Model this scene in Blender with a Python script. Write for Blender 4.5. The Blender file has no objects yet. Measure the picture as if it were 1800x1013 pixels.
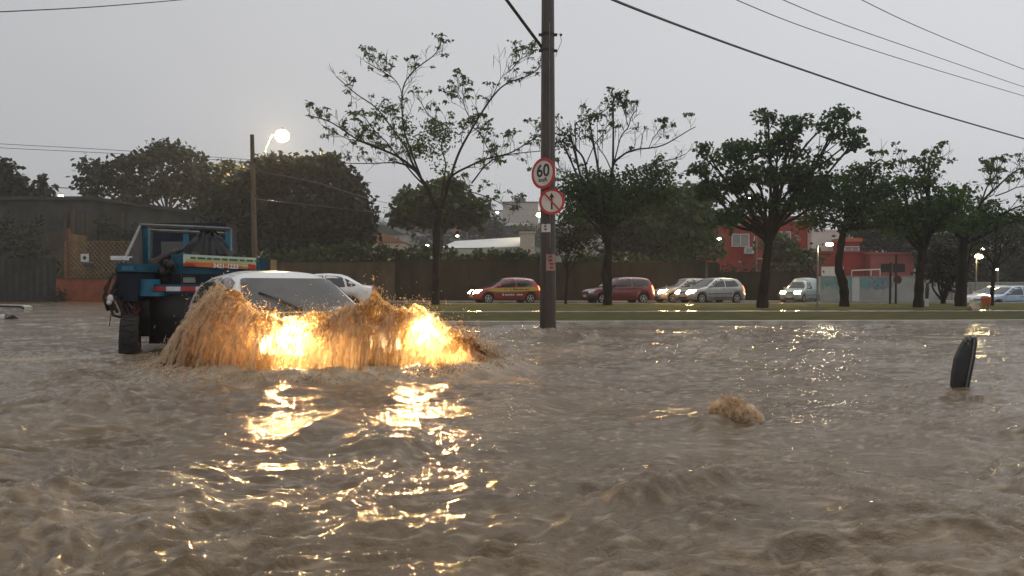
import bpy, bmesh, math, random
import numpy as np
from mathutils import Vector, Matrix, Euler
from mathutils.bvhtree import BVHTree
from mathutils.geometry import delaunay_2d_cdt
R = math.radians
rnd = random.Random(7)
sc = bpy.context.scene
COL = sc.collection

# ---------------------------------------------------------------- camera model
F, CX, CY, CZ = 1400.0, 900.0, 506.5, 0.88      # photograph: 1800 px wide, level phone 0.88 m above the flood


def P(px, py, D):
    return Vector(((px - CX) / F * D, D, CZ + (CY - py) / F * D))


def G(px, py, z=0.0):
    D = (CZ - z) * F / (py - CY)
    return Vector(((px - CX) / F * D, D, z))


# ---------------------------------------------------------------- numpy noise
def _hash(ix, iy, seed):
    h = (ix.astype(np.int64) * 374761393 + iy.astype(np.int64) * 668265263 + seed * 1442695041) & 0xffffffff
    h = ((h ^ (h >> 13)) * 1274126177) & 0xffffffff
    h = h ^ (h >> 16)
    return (h & 0xffff) / 65535.0 * 2 * np.pi


def pn(x, y, seed=0):
    x = np.asarray(x, float); y = np.asarray(y, float)
    x0 = np.floor(x); y0 = np.floor(y)
    fx = x - x0; fy = y - y0
    ix = x0.astype(np.int64); iy = y0.astype(np.int64)
    u = fx * fx * fx * (fx * (fx * 6 - 15) + 10); v = fy * fy * fy * (fy * (fy * 6 - 15) + 10)
    def g(a, b):
        t = _hash(ix + a, iy + b, seed)
        return np.cos(t) * (fx - a) + np.sin(t) * (fy - b)
    n0 = g(0, 0) * (1 - u) + g(1, 0) * u
    n1 = g(0, 1) * (1 - u) + g(1, 1) * u
    return (n0 * (1 - v) + n1 * v) * 1.5


def fbm(x, y, o=4, seed=0, g=.5):
    a, s, f = 1.0, 0.0, 1.0
    for k in range(o):
        s = s + a * pn(x * f, y * f, seed + k * 17); a *= g; f *= 2.03
    return s


# ---------------------------------------------------------------- object helpers
def tag(o, label=None, cat=None, group=None, kind=None):
    if label: o['label'] = label
    if cat: o['category'] = cat
    if group: o['group'] = group
    if kind: o['kind'] = kind
    return o


def thing(name, label, cat, loc=(0, 0, 0), rotz=0.0, group=None):
    o = bpy.data.objects.new(name, None); COL.objects.link(o)
    o.empty_display_size = .2
    o.location = loc; o.rotation_euler = (0, 0, rotz)
    return tag(o, label, cat, group)


def link_mesh(name, V, Fc, mats, parent=None, world=False, smooth=False, mi=None):
    if isinstance(V, np.ndarray) and isinstance(Fc, np.ndarray):
        me = bpy.data.meshes.new(name)
        V = np.ascontiguousarray(V, dtype=np.float32)
        if world and parent is not None: V = V - np.array(parent.location, dtype=np.float32)
        n, k = Fc.shape
        me.vertices.add(len(V)); me.vertices.foreach_set('co', V.ravel())
        me.loops.add(n * k); me.loops.foreach_set('vertex_index', np.ascontiguousarray(Fc, dtype=np.int32).ravel())
        me.polygons.add(n); me.polygons.foreach_set('loop_start', np.arange(0, n * k, k, dtype=np.int32))
        try: me.polygons.foreach_set('loop_total', np.full(n, k, dtype=np.int32))
        except Exception: pass
        if mi is not None: me.polygons.foreach_set('material_index', np.ascontiguousarray(mi, dtype=np.int32))
        me.update(calc_edges=True)
    else:
        me = bpy.data.meshes.new(name)
        if world and parent is not None:
            L = Vector(parent.location); V = [Vector(v) - L for v in V]
        me.from_pydata([tuple(v) for v in V], [], Fc)
        if mi: me.polygons.foreach_set('material_index', mi)
        me.update()
    if smooth: me.polygons.foreach_set('use_smooth', [True] * len(me.polygons))
    for m in (mats if isinstance(mats, (list, tuple)) else [mats]): me.materials.append(m)
    o = bpy.data.objects.new(name, me); COL.objects.link(o)
    if parent is not None: o.parent = parent
    return o


class MB:
    def __init__(s): s.v = []; s.f = []; s.mi = []; s.m = 0
    def _add(s, vs, fs):
        b = len(s.v); s.v += [Vector(v) for v in vs]
        for f in fs: s.f.append([b + i for i in f]); s.mi.append(s.m)
        return s
    def box(s, c, d, rot=None, taper=None):
        c = Vector(c); hx, hy, hz = d[0] / 2, d[1] / 2, d[2] / 2
        vs = [Vector((x * hx, y * hy, z * hz)) for z in (-1, 1) for y in (-1, 1) for x in (-1, 1)]
        if taper:
            for v in vs[4:]: v.x *= taper; v.y *= taper
        if rot is not None:
            M = Euler(rot).to_matrix(); vs = [M @ v for v in vs]
        return s._add([c + v for v in vs], [(0, 2, 3, 1), (4, 5, 7, 6), (0, 1, 5, 4), (1, 3, 7, 5), (3, 2, 6, 7), (2, 0, 4, 6)])
    def bbox(s, a, b):
        a = Vector(a); b = Vector(b)
        return s.box((a + b) / 2, (abs(b.x - a.x), abs(b.y - a.y), abs(b.z - a.z)))
    def tube(s, pts, rad, n=6, cap=True):
        pts = [Vector(p) for p in pts]
        if not hasattr(rad, '__len__'): rad = [rad] * len(pts)
        b = len(s.v); k = len(pts)
        prev = None
        for i, p in enumerate(pts):
            t = (pts[min(i + 1, k - 1)] - pts[max(i - 1, 0)])
            if t.length < 1e-9: t = Vector((0, 0, 1))
            t.normalize()
            if prev is None:
                a = t.orthogonal().normalized()
            else:
                a = prev - t * prev.dot(t)
                a = a.normalized() if a.length > 1e-6 else t.orthogonal().normalized()
            prev = a; c = t.cross(a)
            for j in range(n):
                th = 2 * math.pi * j / n
                s.v.append(p + (a * math.cos(th) + c * math.sin(th)) * rad[i])
        for i in range(k - 1):
            for j in range(n):
                j2 = (j + 1) % n
                s.f.append([b + i * n + j, b + i * n + j2, b + (i + 1) * n + j2, b + (i + 1) * n + j]); s.mi.append(s.m)
        if cap:
            s.f.append([b + j for j in reversed(range(n))]); s.mi.append(s.m)
            s.f.append([b + (k - 1) * n + j for j in range(n)]); s.mi.append(s.m)
        return s
    def lathe(s, c, axis, prof, n=16):
        """prof: (offset along axis, radius)"""
        ax = Vector(axis).normalized(); a = ax.orthogonal().normalized(); d = ax.cross(a); c = Vector(c)
        b = len(s.v); k = len(prof)
        for (o, r) in prof:
            for j in range(n):
                th = 2 * math.pi * j / n
                s.v.append(c + ax * o + (a * math.cos(th) + d * math.sin(th)) * r)
        for i in range(k - 1):
            for j in range(n):
                j2 = (j + 1) % n
                s.f.append([b + i * n + j, b + i * n + j2, b + (i + 1) * n + j2, b + (i + 1) * n + j]); s.mi.append(s.m)
        s.f.append([b + j for j in reversed(range(n))]); s.mi.append(s.m)
        s.f.append([b + (k - 1) * n + j for j in range(n)]); s.mi.append(s.m)
        return s
    def prism(s, poly, off):
        n = len(poly); off = Vector(off); poly = [Vector(p) for p in poly]
        return s._add(poly + [p + off for p in poly], [list(reversed(range(n))), list(range(n, 2 * n))] + [[i, (i + 1) % n, n + (i + 1) % n, n + i] for i in range(n)])
    def ball(s, c, r, n=8, sq=(1, 1, 1)):
        c = Vector(c); vs = []; fs = []
        m = n
        for i in range(1, m):
            ph = math.pi * i / m
            for j in range(n * 2):
                th = math.pi * j / n
                vs.append(c + Vector((math.sin(ph) * math.cos(th) * sq[0], math.sin(ph) * math.sin(th) * sq[1], math.cos(ph) * sq[2])) * r)
        q = n * 2; top = len(vs); vs += [c + Vector((0, 0, r * sq[2])), c - Vector((0, 0, r * sq[2]))]
        for i in range(m - 2):
            for j in range(q): fs.append([i * q + j, (i + 1) * q + j, (i + 1) * q + (j + 1) % q, i * q + (j + 1) % q])
        for j in range(q):
            fs.append([top, j, (j + 1) % q]); fs.append([top + 1, (m - 2) * q + (j + 1) % q, (m - 2) * q + j])
        return s._add(vs, fs)
    def build(s, name, mats, parent=None, world=False, smooth=False):
        return link_mesh(name, s.v, s.f, mats, parent, world, smooth, mi=s.mi)


# ---------------------------------------------------------------- materials
def mat(name, c1, c2=None, rough=.6, scale=6., bump=0., bscale=None, metal=0., spec=.5, coat=0., detail=5., stretch=(1, 1, 1), contrast=(.35, .65)):
    m = bpy.data.materials.new(name); m.use_nodes = True
    nt = m.node_tree; N = nt.nodes; L = nt.links; bs = N['Principled BSDF']
    bs.inputs['Roughness'].default_value = rough; bs.inputs['Metallic'].default_value = metal
    bs.inputs['Specular IOR Level'].default_value = spec
    bs.inputs['Coat Weight'].default_value = coat; bs.inputs['Coat Roughness'].default_value = .08
    c2 = c2 or tuple(v * .7 for v in c1)
    tc = N.new('ShaderNodeTexCoord'); mp = N.new('ShaderNodeMapping'); mp.inputs['Scale'].default_value = stretch
    L.new(tc.outputs['Object'], mp.inputs['Vector'])
    nz = N.new('ShaderNodeTexNoise'); nz.inputs['Scale'].default_value = scale; nz.inputs['Detail'].default_value = detail
    nz.inputs['Roughness'].default_value = .62
    L.new(mp.outputs[0], nz.inputs['Vector'])
    rp = N.new('ShaderNodeValToRGB'); rp.color_ramp.elements[0].position = contrast[0]; rp.color_ramp.elements[1].position = contrast[1]
    rp.color_ramp.elements[0].color = (*c2, 1); rp.color_ramp.elements[1].color = (*c1, 1)
    L.new(nz.outputs['Fac'], rp.inputs['Fac']); L.new(rp.outputs['Color'], bs.inputs['Base Color'])
    if bump:
        n2 = N.new('ShaderNodeTexNoise'); n2.inputs['Scale'].default_value = bscale or scale * 4; n2.inputs['Detail'].default_value = 6
        L.new(mp.outputs[0], n2.inputs['Vector'])
        bp = N.new('ShaderNodeBump'); bp.inputs['Strength'].default_value = bump; bp.inputs['Distance'].default_value = .05
        L.new(n2.outputs['Fac'], bp.inputs['Height']); L.new(bp.outputs[0], bs.inputs['Normal'])
    return m


def emis(name, col, strength):
    m = bpy.data.materials.new(name); m.use_nodes = True
    b = m.node_tree.nodes['Principled BSDF']
    b.inputs['Base Color'].default_value = (*[min(1, c) for c in col], 1)
    b.inputs['Emission Color'].default_value = (*col, 1); b.inputs['Emission Strength'].default_value = strength
    return m


def leafmat(name, c1, c2, scale=1.2, trans=.35):
    m = mat(name, c1, c2, rough=.5, scale=scale, detail=3, contrast=(.3, .7), spec=.35)
    nt = m.node_tree; N = nt.nodes; L = nt.links; bs = N['Principled BSDF']; out = N['Material Output']
    tr = N.new('ShaderNodeBsdfTranslucent'); mx = N.new('ShaderNodeMixShader'); mx.inputs[0].default_value = trans
    L.new(bs.inputs['Base Color'].links[0].from_socket, tr.inputs['Color'])
    L.new(bs.outputs[0], mx.inputs[1]); L.new(tr.outputs[0], mx.inputs[2]); L.new(mx.outputs[0], out.inputs['Surface'])
    return m


M = {}
M['asphalt'] = mat('asphalt', (.06, .058, .055), (.035, .034, .032), rough=.22, scale=3, bump=.12, bscale=60)
M['lawn'] = mat('lawn', (.15, .135, .028), (.075, .07, .02), rough=.9, scale=.9, bump=.9, bscale=26, spec=.12)
M['grass'] = mat('grass', (.088, .084, .022), (.045, .042, .014), rough=.9, scale=1.6, bump=.9, bscale=26, spec=.12)
M['soil'] = mat('soil', (.10, .085, .05), (.05, .045, .03), rough=.9, scale=.15, bump=.5, bscale=2)
M['hill'] = mat('hill', (.10, .11, .06), (.05, .06, .03), rough=.9, scale=.05, bump=.5, bscale=1)
M['concrete'] = mat('concrete', (.30, .28, .25), (.18, .17, .15), rough=.45, scale=2.5, bump=.3, bscale=30)
M['path'] = mat('path', (.27, .25, .20), (.15, .14, .10), rough=.16, scale=1.1, bump=.12, bscale=12)
M['kerb'] = mat('kerb', (.55, .53, .46), (.30, .28, .24), rough=.4, scale=3, bump=.3, bscale=40)
M['bark'] = mat('bark', (.028, .022, .015), (.011, .009, .007), rough=.9, spec=.1, scale=5, bump=.8, bscale=14, stretch=(1, 1, .3))
M['bark_far'] = mat('bark_far', (.06, .05, .04), (.03, .028, .022), rough=.8, scale=3)
M['leaf'] = leafmat('leaf', (.062, .125, .02), (.026, .056, .010), trans=.5)
M['leaf_dark'] = leafmat('leaf_dark', (.042, .105, .018), (.016, .042, .008), scale=.7, trans=.5)
M['leaf_mango'] = leafmat('leaf_mango', (.024, .031, .013), (.010, .013, .006), scale=.5)
M['leaf_lime'] = leafmat('leaf_lime', (.060, .092, .016), (.02, .034, .009), scale=.5)
M['leaf_olive'] = leafmat('leaf_olive', (.045, .052, .020), (.018, .022, .010), scale=.5)
M['leaf_hedge'] = leafmat('leaf_hedge', (.065, .095, .022), (.022, .036, .010), scale=.8)
M['pod'] = mat('pod', (.06, .045, .03), rough=.7)
M['black'] = mat('black', (.012, .012, .013), (.02, .018, .016), rough=.35, scale=9)
M['rubber'] = mat('rubber', (.018, .018, .017), (.03, .027, .022), rough=.8, scale=8, bump=.2, spec=.2)
M['chrome'] = mat('chrome', (.55, .55, .55), (.4, .4, .4), rough=.25, metal=1)
M['glass'] = mat('glass', (.018, .021, .022), (.03, .033, .032), rough=.06, scale=2.5, spec=.8)
M['screen'] = mat('screen', (.055, .062, .062), (.035, .04, .04), rough=.10, scale=2.2, spec=.5)
M['white'] = mat('white_paint', (.78, .78, .76), (.66, .65, .60), rough=.25, scale=1.3, coat=.6)
M['silver'] = mat('silver_paint', (.48, .48, .45), (.38, .38, .36), rough=.3, scale=2, metal=.35, coat=.5)
M['pale_gold'] = mat('champagne_paint', (.52, .49, .44), (.40, .38, .34), rough=.3, scale=2, metal=.2, coat=.5)
M['red_car'] = mat('red_paint', (.36, .035, .025), (.26, .025, .02), rough=.25, scale=2, coat=.7)
M['maroon'] = mat('maroon_paint', (.20, .012, .024), (.13, .01, .018), rough=.3, scale=2, coat=.7)
M['teal_car'] = mat('teal_paint', (.36, .44, .42), (.28, .36, .34), rough=.35, scale=2, coat=.4)
M['blue_car'] = mat('pale_blue_paint', (.38, .50, .62), (.3, .4, .5), rough=.3, scale=2, coat=.4)
M['yellow'] = mat('yellow_vinyl', (.62, .42, .05), (.5, .33, .04), rough=.4, scale=5)
M['plate'] = mat('plate_white', (.6, .6, .58), (.5, .5, .48), rough=.4)
M['tail_red'] = mat('tail_red', (.35, .01, .01), rough=.2)
M['truck_blue'] = mat('truck_blue', (.010, .072, .115), (.006, .034, .056), rough=.5, scale=3.5, bump=.15, contrast=(.3, .55), spec=.3)
M['truck_light'] = mat('truck_lightblue', (.022, .155, .24), (.015, .10, .155), rough=.45, scale=5)
M['truck_navy'] = mat('truck_navy', (.010, .020, .040), (.008, .011, .018), rough=.6, scale=4, spec=.25)
M['rust'] = mat('rust', (.17, .045, .022), (.06, .025, .018), rough=.7, scale=8, bump=.4)
M['dirt_metal'] = mat('dirt_metal', (.05, .045, .04), (.018, .017, .017), rough=.75, scale=9, bump=.4, spec=.25)
M['refl_red'] = mat('refl_red', (.5, .03, .03), rough=.3)
M['refl_white'] = mat('refl_white', (.75, .75, .75), rough=.3)
M['banner'] = mat('banner_mint', (.50, .62, .46), (.45, .55, .42), rough=.5)
M['ban_or'] = mat('banner_orange', (.62, .20, .04), (.55, .12, .03), rough=.5)
M['ban_yel'] = mat('banner_yellow', (.62, .52, .16), rough=.5)
M['ban_red'] = mat('banner_red', (.50, .04, .03), rough=.5)
M['ban_dk'] = mat('banner_darkgreen', (.06, .12, .06), rough=.5)
M['letter'] = mat('letter_white', (.85, .85, .85), (.8, .8, .8), rough=.5)
M['tarp'] = mat('tarp', (.010, .011, .012), (.018, .018, .02), rough=.7, scale=5, bump=.3, spec=.2)
M['net'] = mat('net', (.03, .026, .024), (.018, .017, .016), rough=.9, scale=10)
M['pole'] = mat('pole_concrete', (.060, .046, .036), (.026, .021, .018), rough=.5, scale=3, bump=.35, bscale=25, stretch=(1, 1, .25))
M['wood_pole'] = mat('wood_pole', (.13, .095, .055), (.06, .045, .03), rough=.8, scale=4, bump=.4, stretch=(1, 1, .2))
M['sign_red'] = mat('sign_red', (.50, .02, .025), (.42, .018, .02), rough=.35)
M['sign_white'] = mat('sign_white', (.62, .60, .56), (.5, .48, .44), rough=.4)
M['sign_black'] = mat('sign_black', (.01, .01, .01), rough=.4)
M['poster'] = mat('poster', (.36, .22, .20), (.24, .12, .11), rough=.8, scale=14)
M['grey_metal'] = mat('grey_metal', (.20, .20, .19), (.12, .12, .11), rough=.4, metal=.6)
M['wall_dark'] = mat('wall_dark', (.040, .034, .022), (.014, .014, .010), rough=.9, spec=.1, scale=.9, bump=.3, stretch=(1, 1, .35))
M['wall_brown'] = mat('wall_brown', (.10, .078, .050), (.042, .036, .025), rough=.9, scale=.9, bump=.3, stretch=(1, 1, .4), spec=.1)
M['wall_orange'] = mat('wall_orange', (.27, .060, .017), (.13, .032, .012), rough=.7, scale=1.4, bump=.2)
M['wall_pale'] = mat('wall_pale', (.36, .37, .33), (.25, .25, .22), rough=.75, scale=.7, bump=.2)
M['graffiti'] = mat('graffiti_teal', (.10, .38, .34), (.22, .34, .31), rough=.7, scale=4, contrast=(.45, .5))
M['graffiti2'] = mat('graffiti_grey', (.16, .20, .24), (.22, .27, .3), rough=.7, scale=4)
M['lattice'] = mat('lattice', (.20, .115, .05), (.11, .065, .03), rough=.8, scale=4)
M['bld_red'] = mat('building_red', (.31, .036, .032), (.20, .026, .023), rough=.85, scale=.5, bump=.15, stretch=(1, 1, .35), spec=.15)
M['bld_red2'] = mat('building_red_faded', (.27, .062, .062), (.18, .042, .042), rough=.75, scale=.6)
M['bld_white'] = mat('building_white', (.58, .56, .54), (.46, .45, .43), rough=.7, scale=.5)
M['bld_beige'] = mat('building_beige', (.42, .35, .30), (.33, .28, .24), rough=.8, scale=.2)
M['bld_grey'] = mat('building_grey', (.075, .075, .068), (.030, .030, .027), rough=.9, spec=.1, scale=.5, bump=.2)
M['roof_grey'] = mat('roof_grey', (.050, .050, .047), (.028, .028, .026), rough=.8, spec=.2, scale=1)
M['roof_pale'] = mat('roof_pale', (.62, .63, .62), (.5, .51, .5), rough=.5, scale=.3)
M['roof_tile'] = mat('roof_tile', (.30, .12, .08), (.2, .08, .055), rough=.8, scale=1)
M['pane'] = mat('pane', (.22, .25, .25), (.14, .16, .16), rough=.2, scale=1)
M['orange'] = mat('orange', (.40, .10, .03), (.3, .07, .02), rough=.5)
M['cream'] = mat('cream', (.50, .43, .30), (.4, .33, .22), rough=.6)
M['foam_debris'] = mat('foam_debris', (.6, .6, .55), (.3, .29, .25), rough=.5, scale=4, bump=.5)
M['skin'] = mat('skin', (.35, .2, .13), rough=.6)
WARM = (1.0, .60, .22)
M['lamp_warm'] = emis('lamp_warm', (1.0, .78, .34), 60)
M['lamp_sodium'] = emis('lamp_sodium', (1.0, .80, .38), 22)
M['lamp_head'] = emis('headlight_on', (1.0, .66, .30), 45)
M['lamp_head_far'] = emis('headlight_far', (1.0, .60, .24), 260)
M['lamp_white'] = emis('lamp_white', (1.0, .93, .75), 25)
M['lamp_tail'] = emis('tail_on', (1.0, .16, .05), 8)
M['lamp_sign'] = emis('sign_lit', (1.0, .95, .55), 2.2)

# ---------------------------------------------------------------- world, sun, camera
w = bpy.data.worlds.new('World'); sc.world = w; w.use_nodes = True
nt = w.node_tree; N = nt.nodes; L = nt.links
bg = N['Background']; bg.inputs['Strength'].default_value = .1
sky = N.new('ShaderNodeTexSky'); sky.sky_type = 'NISHITA'; sky.sun_disc = False
SUN_EL, SUN_ROT = R(58), R(35)
sky.sun_elevation = SUN_EL; sky.sun_rotation = SUN_ROT; sky.dust_density = 6; sky.air_density = 2
tc = N.new('ShaderNodeTexCoord'); sx = N.new('ShaderNodeSeparateXYZ'); L.new(tc.outputs['Generated'], sx.inputs[0])
# overcast deck: brighter towards the veiled sun on the right and overhead, with soft cloud mottling
hs = N.new('ShaderNodeHueSaturation'); hs.inputs['Saturation'].default_value = .12; L.new(sky.outputs[0], hs.inputs['Color'])
nz = N.new('ShaderNodeTexNoise'); nz.inputs['Scale'].default_value = 1.6; nz.inputs['Detail'].default_value = 4
mp = N.new('ShaderNodeMapping'); mp.inputs['Scale'].default_value = (1, 1, 2.5); L.new(tc.outputs['Generated'], mp.inputs[0]); L.new(mp.outputs[0], nz.inputs['Vector'])
def mth(op, a, b):
    n = N.new('ShaderNodeMath'); n.operation = op
    for i, q in enumerate((a, b)):
        if isinstance(q, (int, float)): n.inputs[i].default_value = q
        else: L.new(q, n.inputs[i])
    return n.outputs[0]
v = mth('MULTIPLY', sx.outputs['X'], 1.6)
v = mth('ADD', v, 5.9)
v = mth('ADD', v, mth('MULTIPLY', mth('SUBTRACT', nz.outputs['Fac'], .5), 1.0))
zz = mth('MAXIMUM', sx.outputs['Z'], 0.0)
v = mth('ADD', v, mth('MULTIPLY', zz, 1.3))
cmb = N.new('ShaderNodeCombineColor')
L.new(mth('MULTIPLY', v, .975), cmb.inputs[0]); L.new(mth('MULTIPLY', v, .985), cmb.inputs[1]); L.new(mth('MULTIPLY', v, 1.025), cmb.inputs[2])
mx = N.new('ShaderNodeMix'); mx.data_type = 'RGBA'; mx.inputs[0].default_value = .94
L.new(hs.outputs[0], mx.inputs[6]); L.new(cmb.outputs[0], mx.inputs[7]); L.new(mx.outputs[2], bg.inputs['Color'])

sl = bpy.data.lights.new('sun', 'SUN'); sl.energy = .5; sl.angle = R(25); sl.color = (1, .96, .9)
so = bpy.data.objects.new('sun', sl); COL.objects.link(so); so.location = (0, 0, 60)
sd = Vector((math.sin(SUN_ROT) * math.cos(SUN_EL), math.cos(SUN_ROT) * math.cos(SUN_EL), math.sin(SUN_EL)))
so.rotation_euler = (-sd).to_track_quat('-Z', 'Y').to_euler()

cam = bpy.data.cameras.new('camera'); co = bpy.data.objects.new('camera', cam); COL.objects.link(co)
co.location = (0, 0, CZ); co.rotation_euler = (R(90), 0, 0)
cam.sensor_width = 36; cam.lens = F / 1800 * 36; cam.clip_end = 3000; cam.clip_start = .05
sc.camera = co
sc.view_settings.view_transform = 'Standard'; sc.view_settings.look = 'None'
sc.view_settings.exposure = 0; sc.view_settings.gamma = 1
sc.cycles.use_denoising = True; sc.cycles.max_bounces = 8; sc.cycles.diffuse_bounces = 3; sc.cycles.glossy_bounces = 3
sc.cycles.transparent_max_bounces = 20; sc.cycles.volume_bounces = 5; sc.cycles.volume_max_steps = 200; sc.cycles.sample_clamp_indirect = 4
sc.cycles.caustics_reflective = False; sc.cycles.caustics_refractive = False


def light(name, parent, loc, power, col=WARM, radius=.05, typ='POINT', direction=None, size=R(90), blend=.5):
    l = bpy.data.lights.new(name, typ); l.energy = power; l.color = col; l.shadow_soft_size = radius
    if typ == 'SPOT': l.spot_size = size; l.spot_blend = blend
    o = bpy.data.objects.new(name, l); COL.objects.link(o); o.location = loc
    if direction is not None: o.rotation_euler = Vector(direction).to_track_quat('-Z', 'Y').to_euler()
    if parent is not None: o.parent = parent
    return o


# ---------------------------------------------------------------- terrain
def interp(x, pts):
    return np.interp(x, [p[0] for p in pts], [p[1] for p in pts])

TER = [(-80, -.55), (50.6, -.55), (50.9, .02), (56, .25), (62, .9), (100, 4.0), (150, 7.6), (230, 13), (300, 19), (400, 29.5), (450, 32), (700, 30)]
def terr(x, y):
    z = interp(y, TER)
    k = np.clip((np.asarray(y) - 90) / 200, 0, 1)
    return z + k * (2.2 * pn(np.asarray(x) * .012, np.asarray(y) * .012, 5) + 1.0 * pn(np.asarray(x) * .05, np.asarray(y) * .05, 6))
xs = np.concatenate([np.linspace(-600, -120, 40), np.linspace(-115, 115, 110), np.linspace(120, 600, 40)])
ys = np.concatenate([np.linspace(-80, 50.6, 12), [50.9], np.linspace(53, 120, 40), np.linspace(125, 700, 90)])
X, Y = np.meshgrid(xs, ys); Z = terr(X, Y)
nx, ny = len(xs), len(ys)
idx = np.arange(nx * ny).reshape(ny, nx)
Q = np.stack([idx[:-1, :-1].ravel(), idx[:-1, 1:].ravel(), idx[1:, 1:].ravel(), idx[1:, :-1].ravel()], 1)
tag(link_mesh('ground', np.stack([X.ravel(), Y.ravel(), Z.ravel()], 1), Q, M['hill'], smooth=True), kind='structure')


# slabs above the flood: far kerb, verge, footpath, lawn, far road
def edge_x(y):            # rounded left nose of the central reservation
    return -3.0 - (y - 18.6) * .112
def slab(name, y0, y1, z, m, x1=75, edge=None, skew=0., rough=0., n=90, zb=-.6):
    """a raised strip running off to the right; skew moves its far end away"""
    xs_ = np.concatenate([[0.], np.cumsum(np.linspace(.25, 2.2, n))]); xs_ = xs_ / xs_[-1]
    V = []; Fq = []; m_ = 14
    for i, t in enumerate(xs_):
        for j in range(m_ + 1):
            yy = y0 + (y1 - y0) * j / m_
            xl = edge if edge is not None else edge_x(yy)
            x = xl + (x1 - xl) * t
            s = skew * max(0, x) / 60.
            zz_ = z + (rough * float(pn(x * .9, yy * .9, 3)) if 0 < j < m_ else 0)
            V.append((x, yy + s, zz_))
    for i in range(len(xs_) - 1):
        for j in range(m_):
            a = i * (m_ + 1) + j
            Fq.append([a, a + m_ + 1, a + m_ + 2, a + 1])
    # skirts
    b = len(V)
    ring = [i * (m_ + 1) for i in range(len(xs_))] + [(len(xs_) - 1) * (m_ + 1) + j for j in range(1, m_ + 1)] + [i * (m_ + 1) + m_ for i in reversed(range(len(xs_) - 1))] + [j for j in reversed(range(1, m_))]
    for r_ in ring: V.append((V[r_][0], V[r_][1], zb))
    k = len(ring)
    for q in range(k): Fq.append([ring[q], b + q, b + (q + 1) % k, ring[(q + 1) % k]])
    return tag(link_mesh(name, V, Fq, m, smooth=False), kind='structure')

SK = 4.0
slab('kerb', 18.6, 18.85, .10, M['kerb'], skew=SK)
slab('grass_verge', 18.854, 26.2, .085, M['grass'], skew=SK, rough=.03)
slab('kerb_inner', 26.204, 26.4, .10, M['kerb'], skew=SK)
slab('footpath', 26.404, 29.2, .055, M['path'], skew=SK)
slab('lawn', 29.204, 40.8, .075, M['lawn'], skew=SK, rough=.05)
slab('kerb_far', 40.804, 41.0, .10, M['kerb'], skew=SK)
slab('far_road', 41.004, 47.6, .015, M['asphalt'], skew=SK, edge=-9.5)
slab('far_pavement', 47.604, 55.0, .09, M['concrete'], skew=0, edge=-9.5)

# ---------------------------------------------------------------- water
def ridge(X, Y, pts, amp, w_up, w_dn):
    """pts in photograph pixels on the water plane; steep on the camera side"""
    g = [G(*p) for p in pts]; g.sort(key=lambda q: q.x)
    gx = [q.x for q in g]; gy = [q.y for q in g]
    yl = np.interp(X, gx, gy)
    d = Y - yl + .12 * w_up * pn(X * 2.2, Y * 0 + amp * 100, 9) * 3
    span = gx[-1] - gx[0]
    win = np.clip((X - gx[0]) / (.22 * span), 0, 1) * np.clip((gx[-1] - X) / (.22 * span), 0, 1)
    win = win * win * (3 - 2 * win)
    e = np.where(d > 0, np.exp(-(d / w_up) ** 2), np.exp(-(d / w_dn) ** 2))
    return amp * win * e * (1 + .5 * pn(X * 3, Y * 3, 12))

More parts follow.
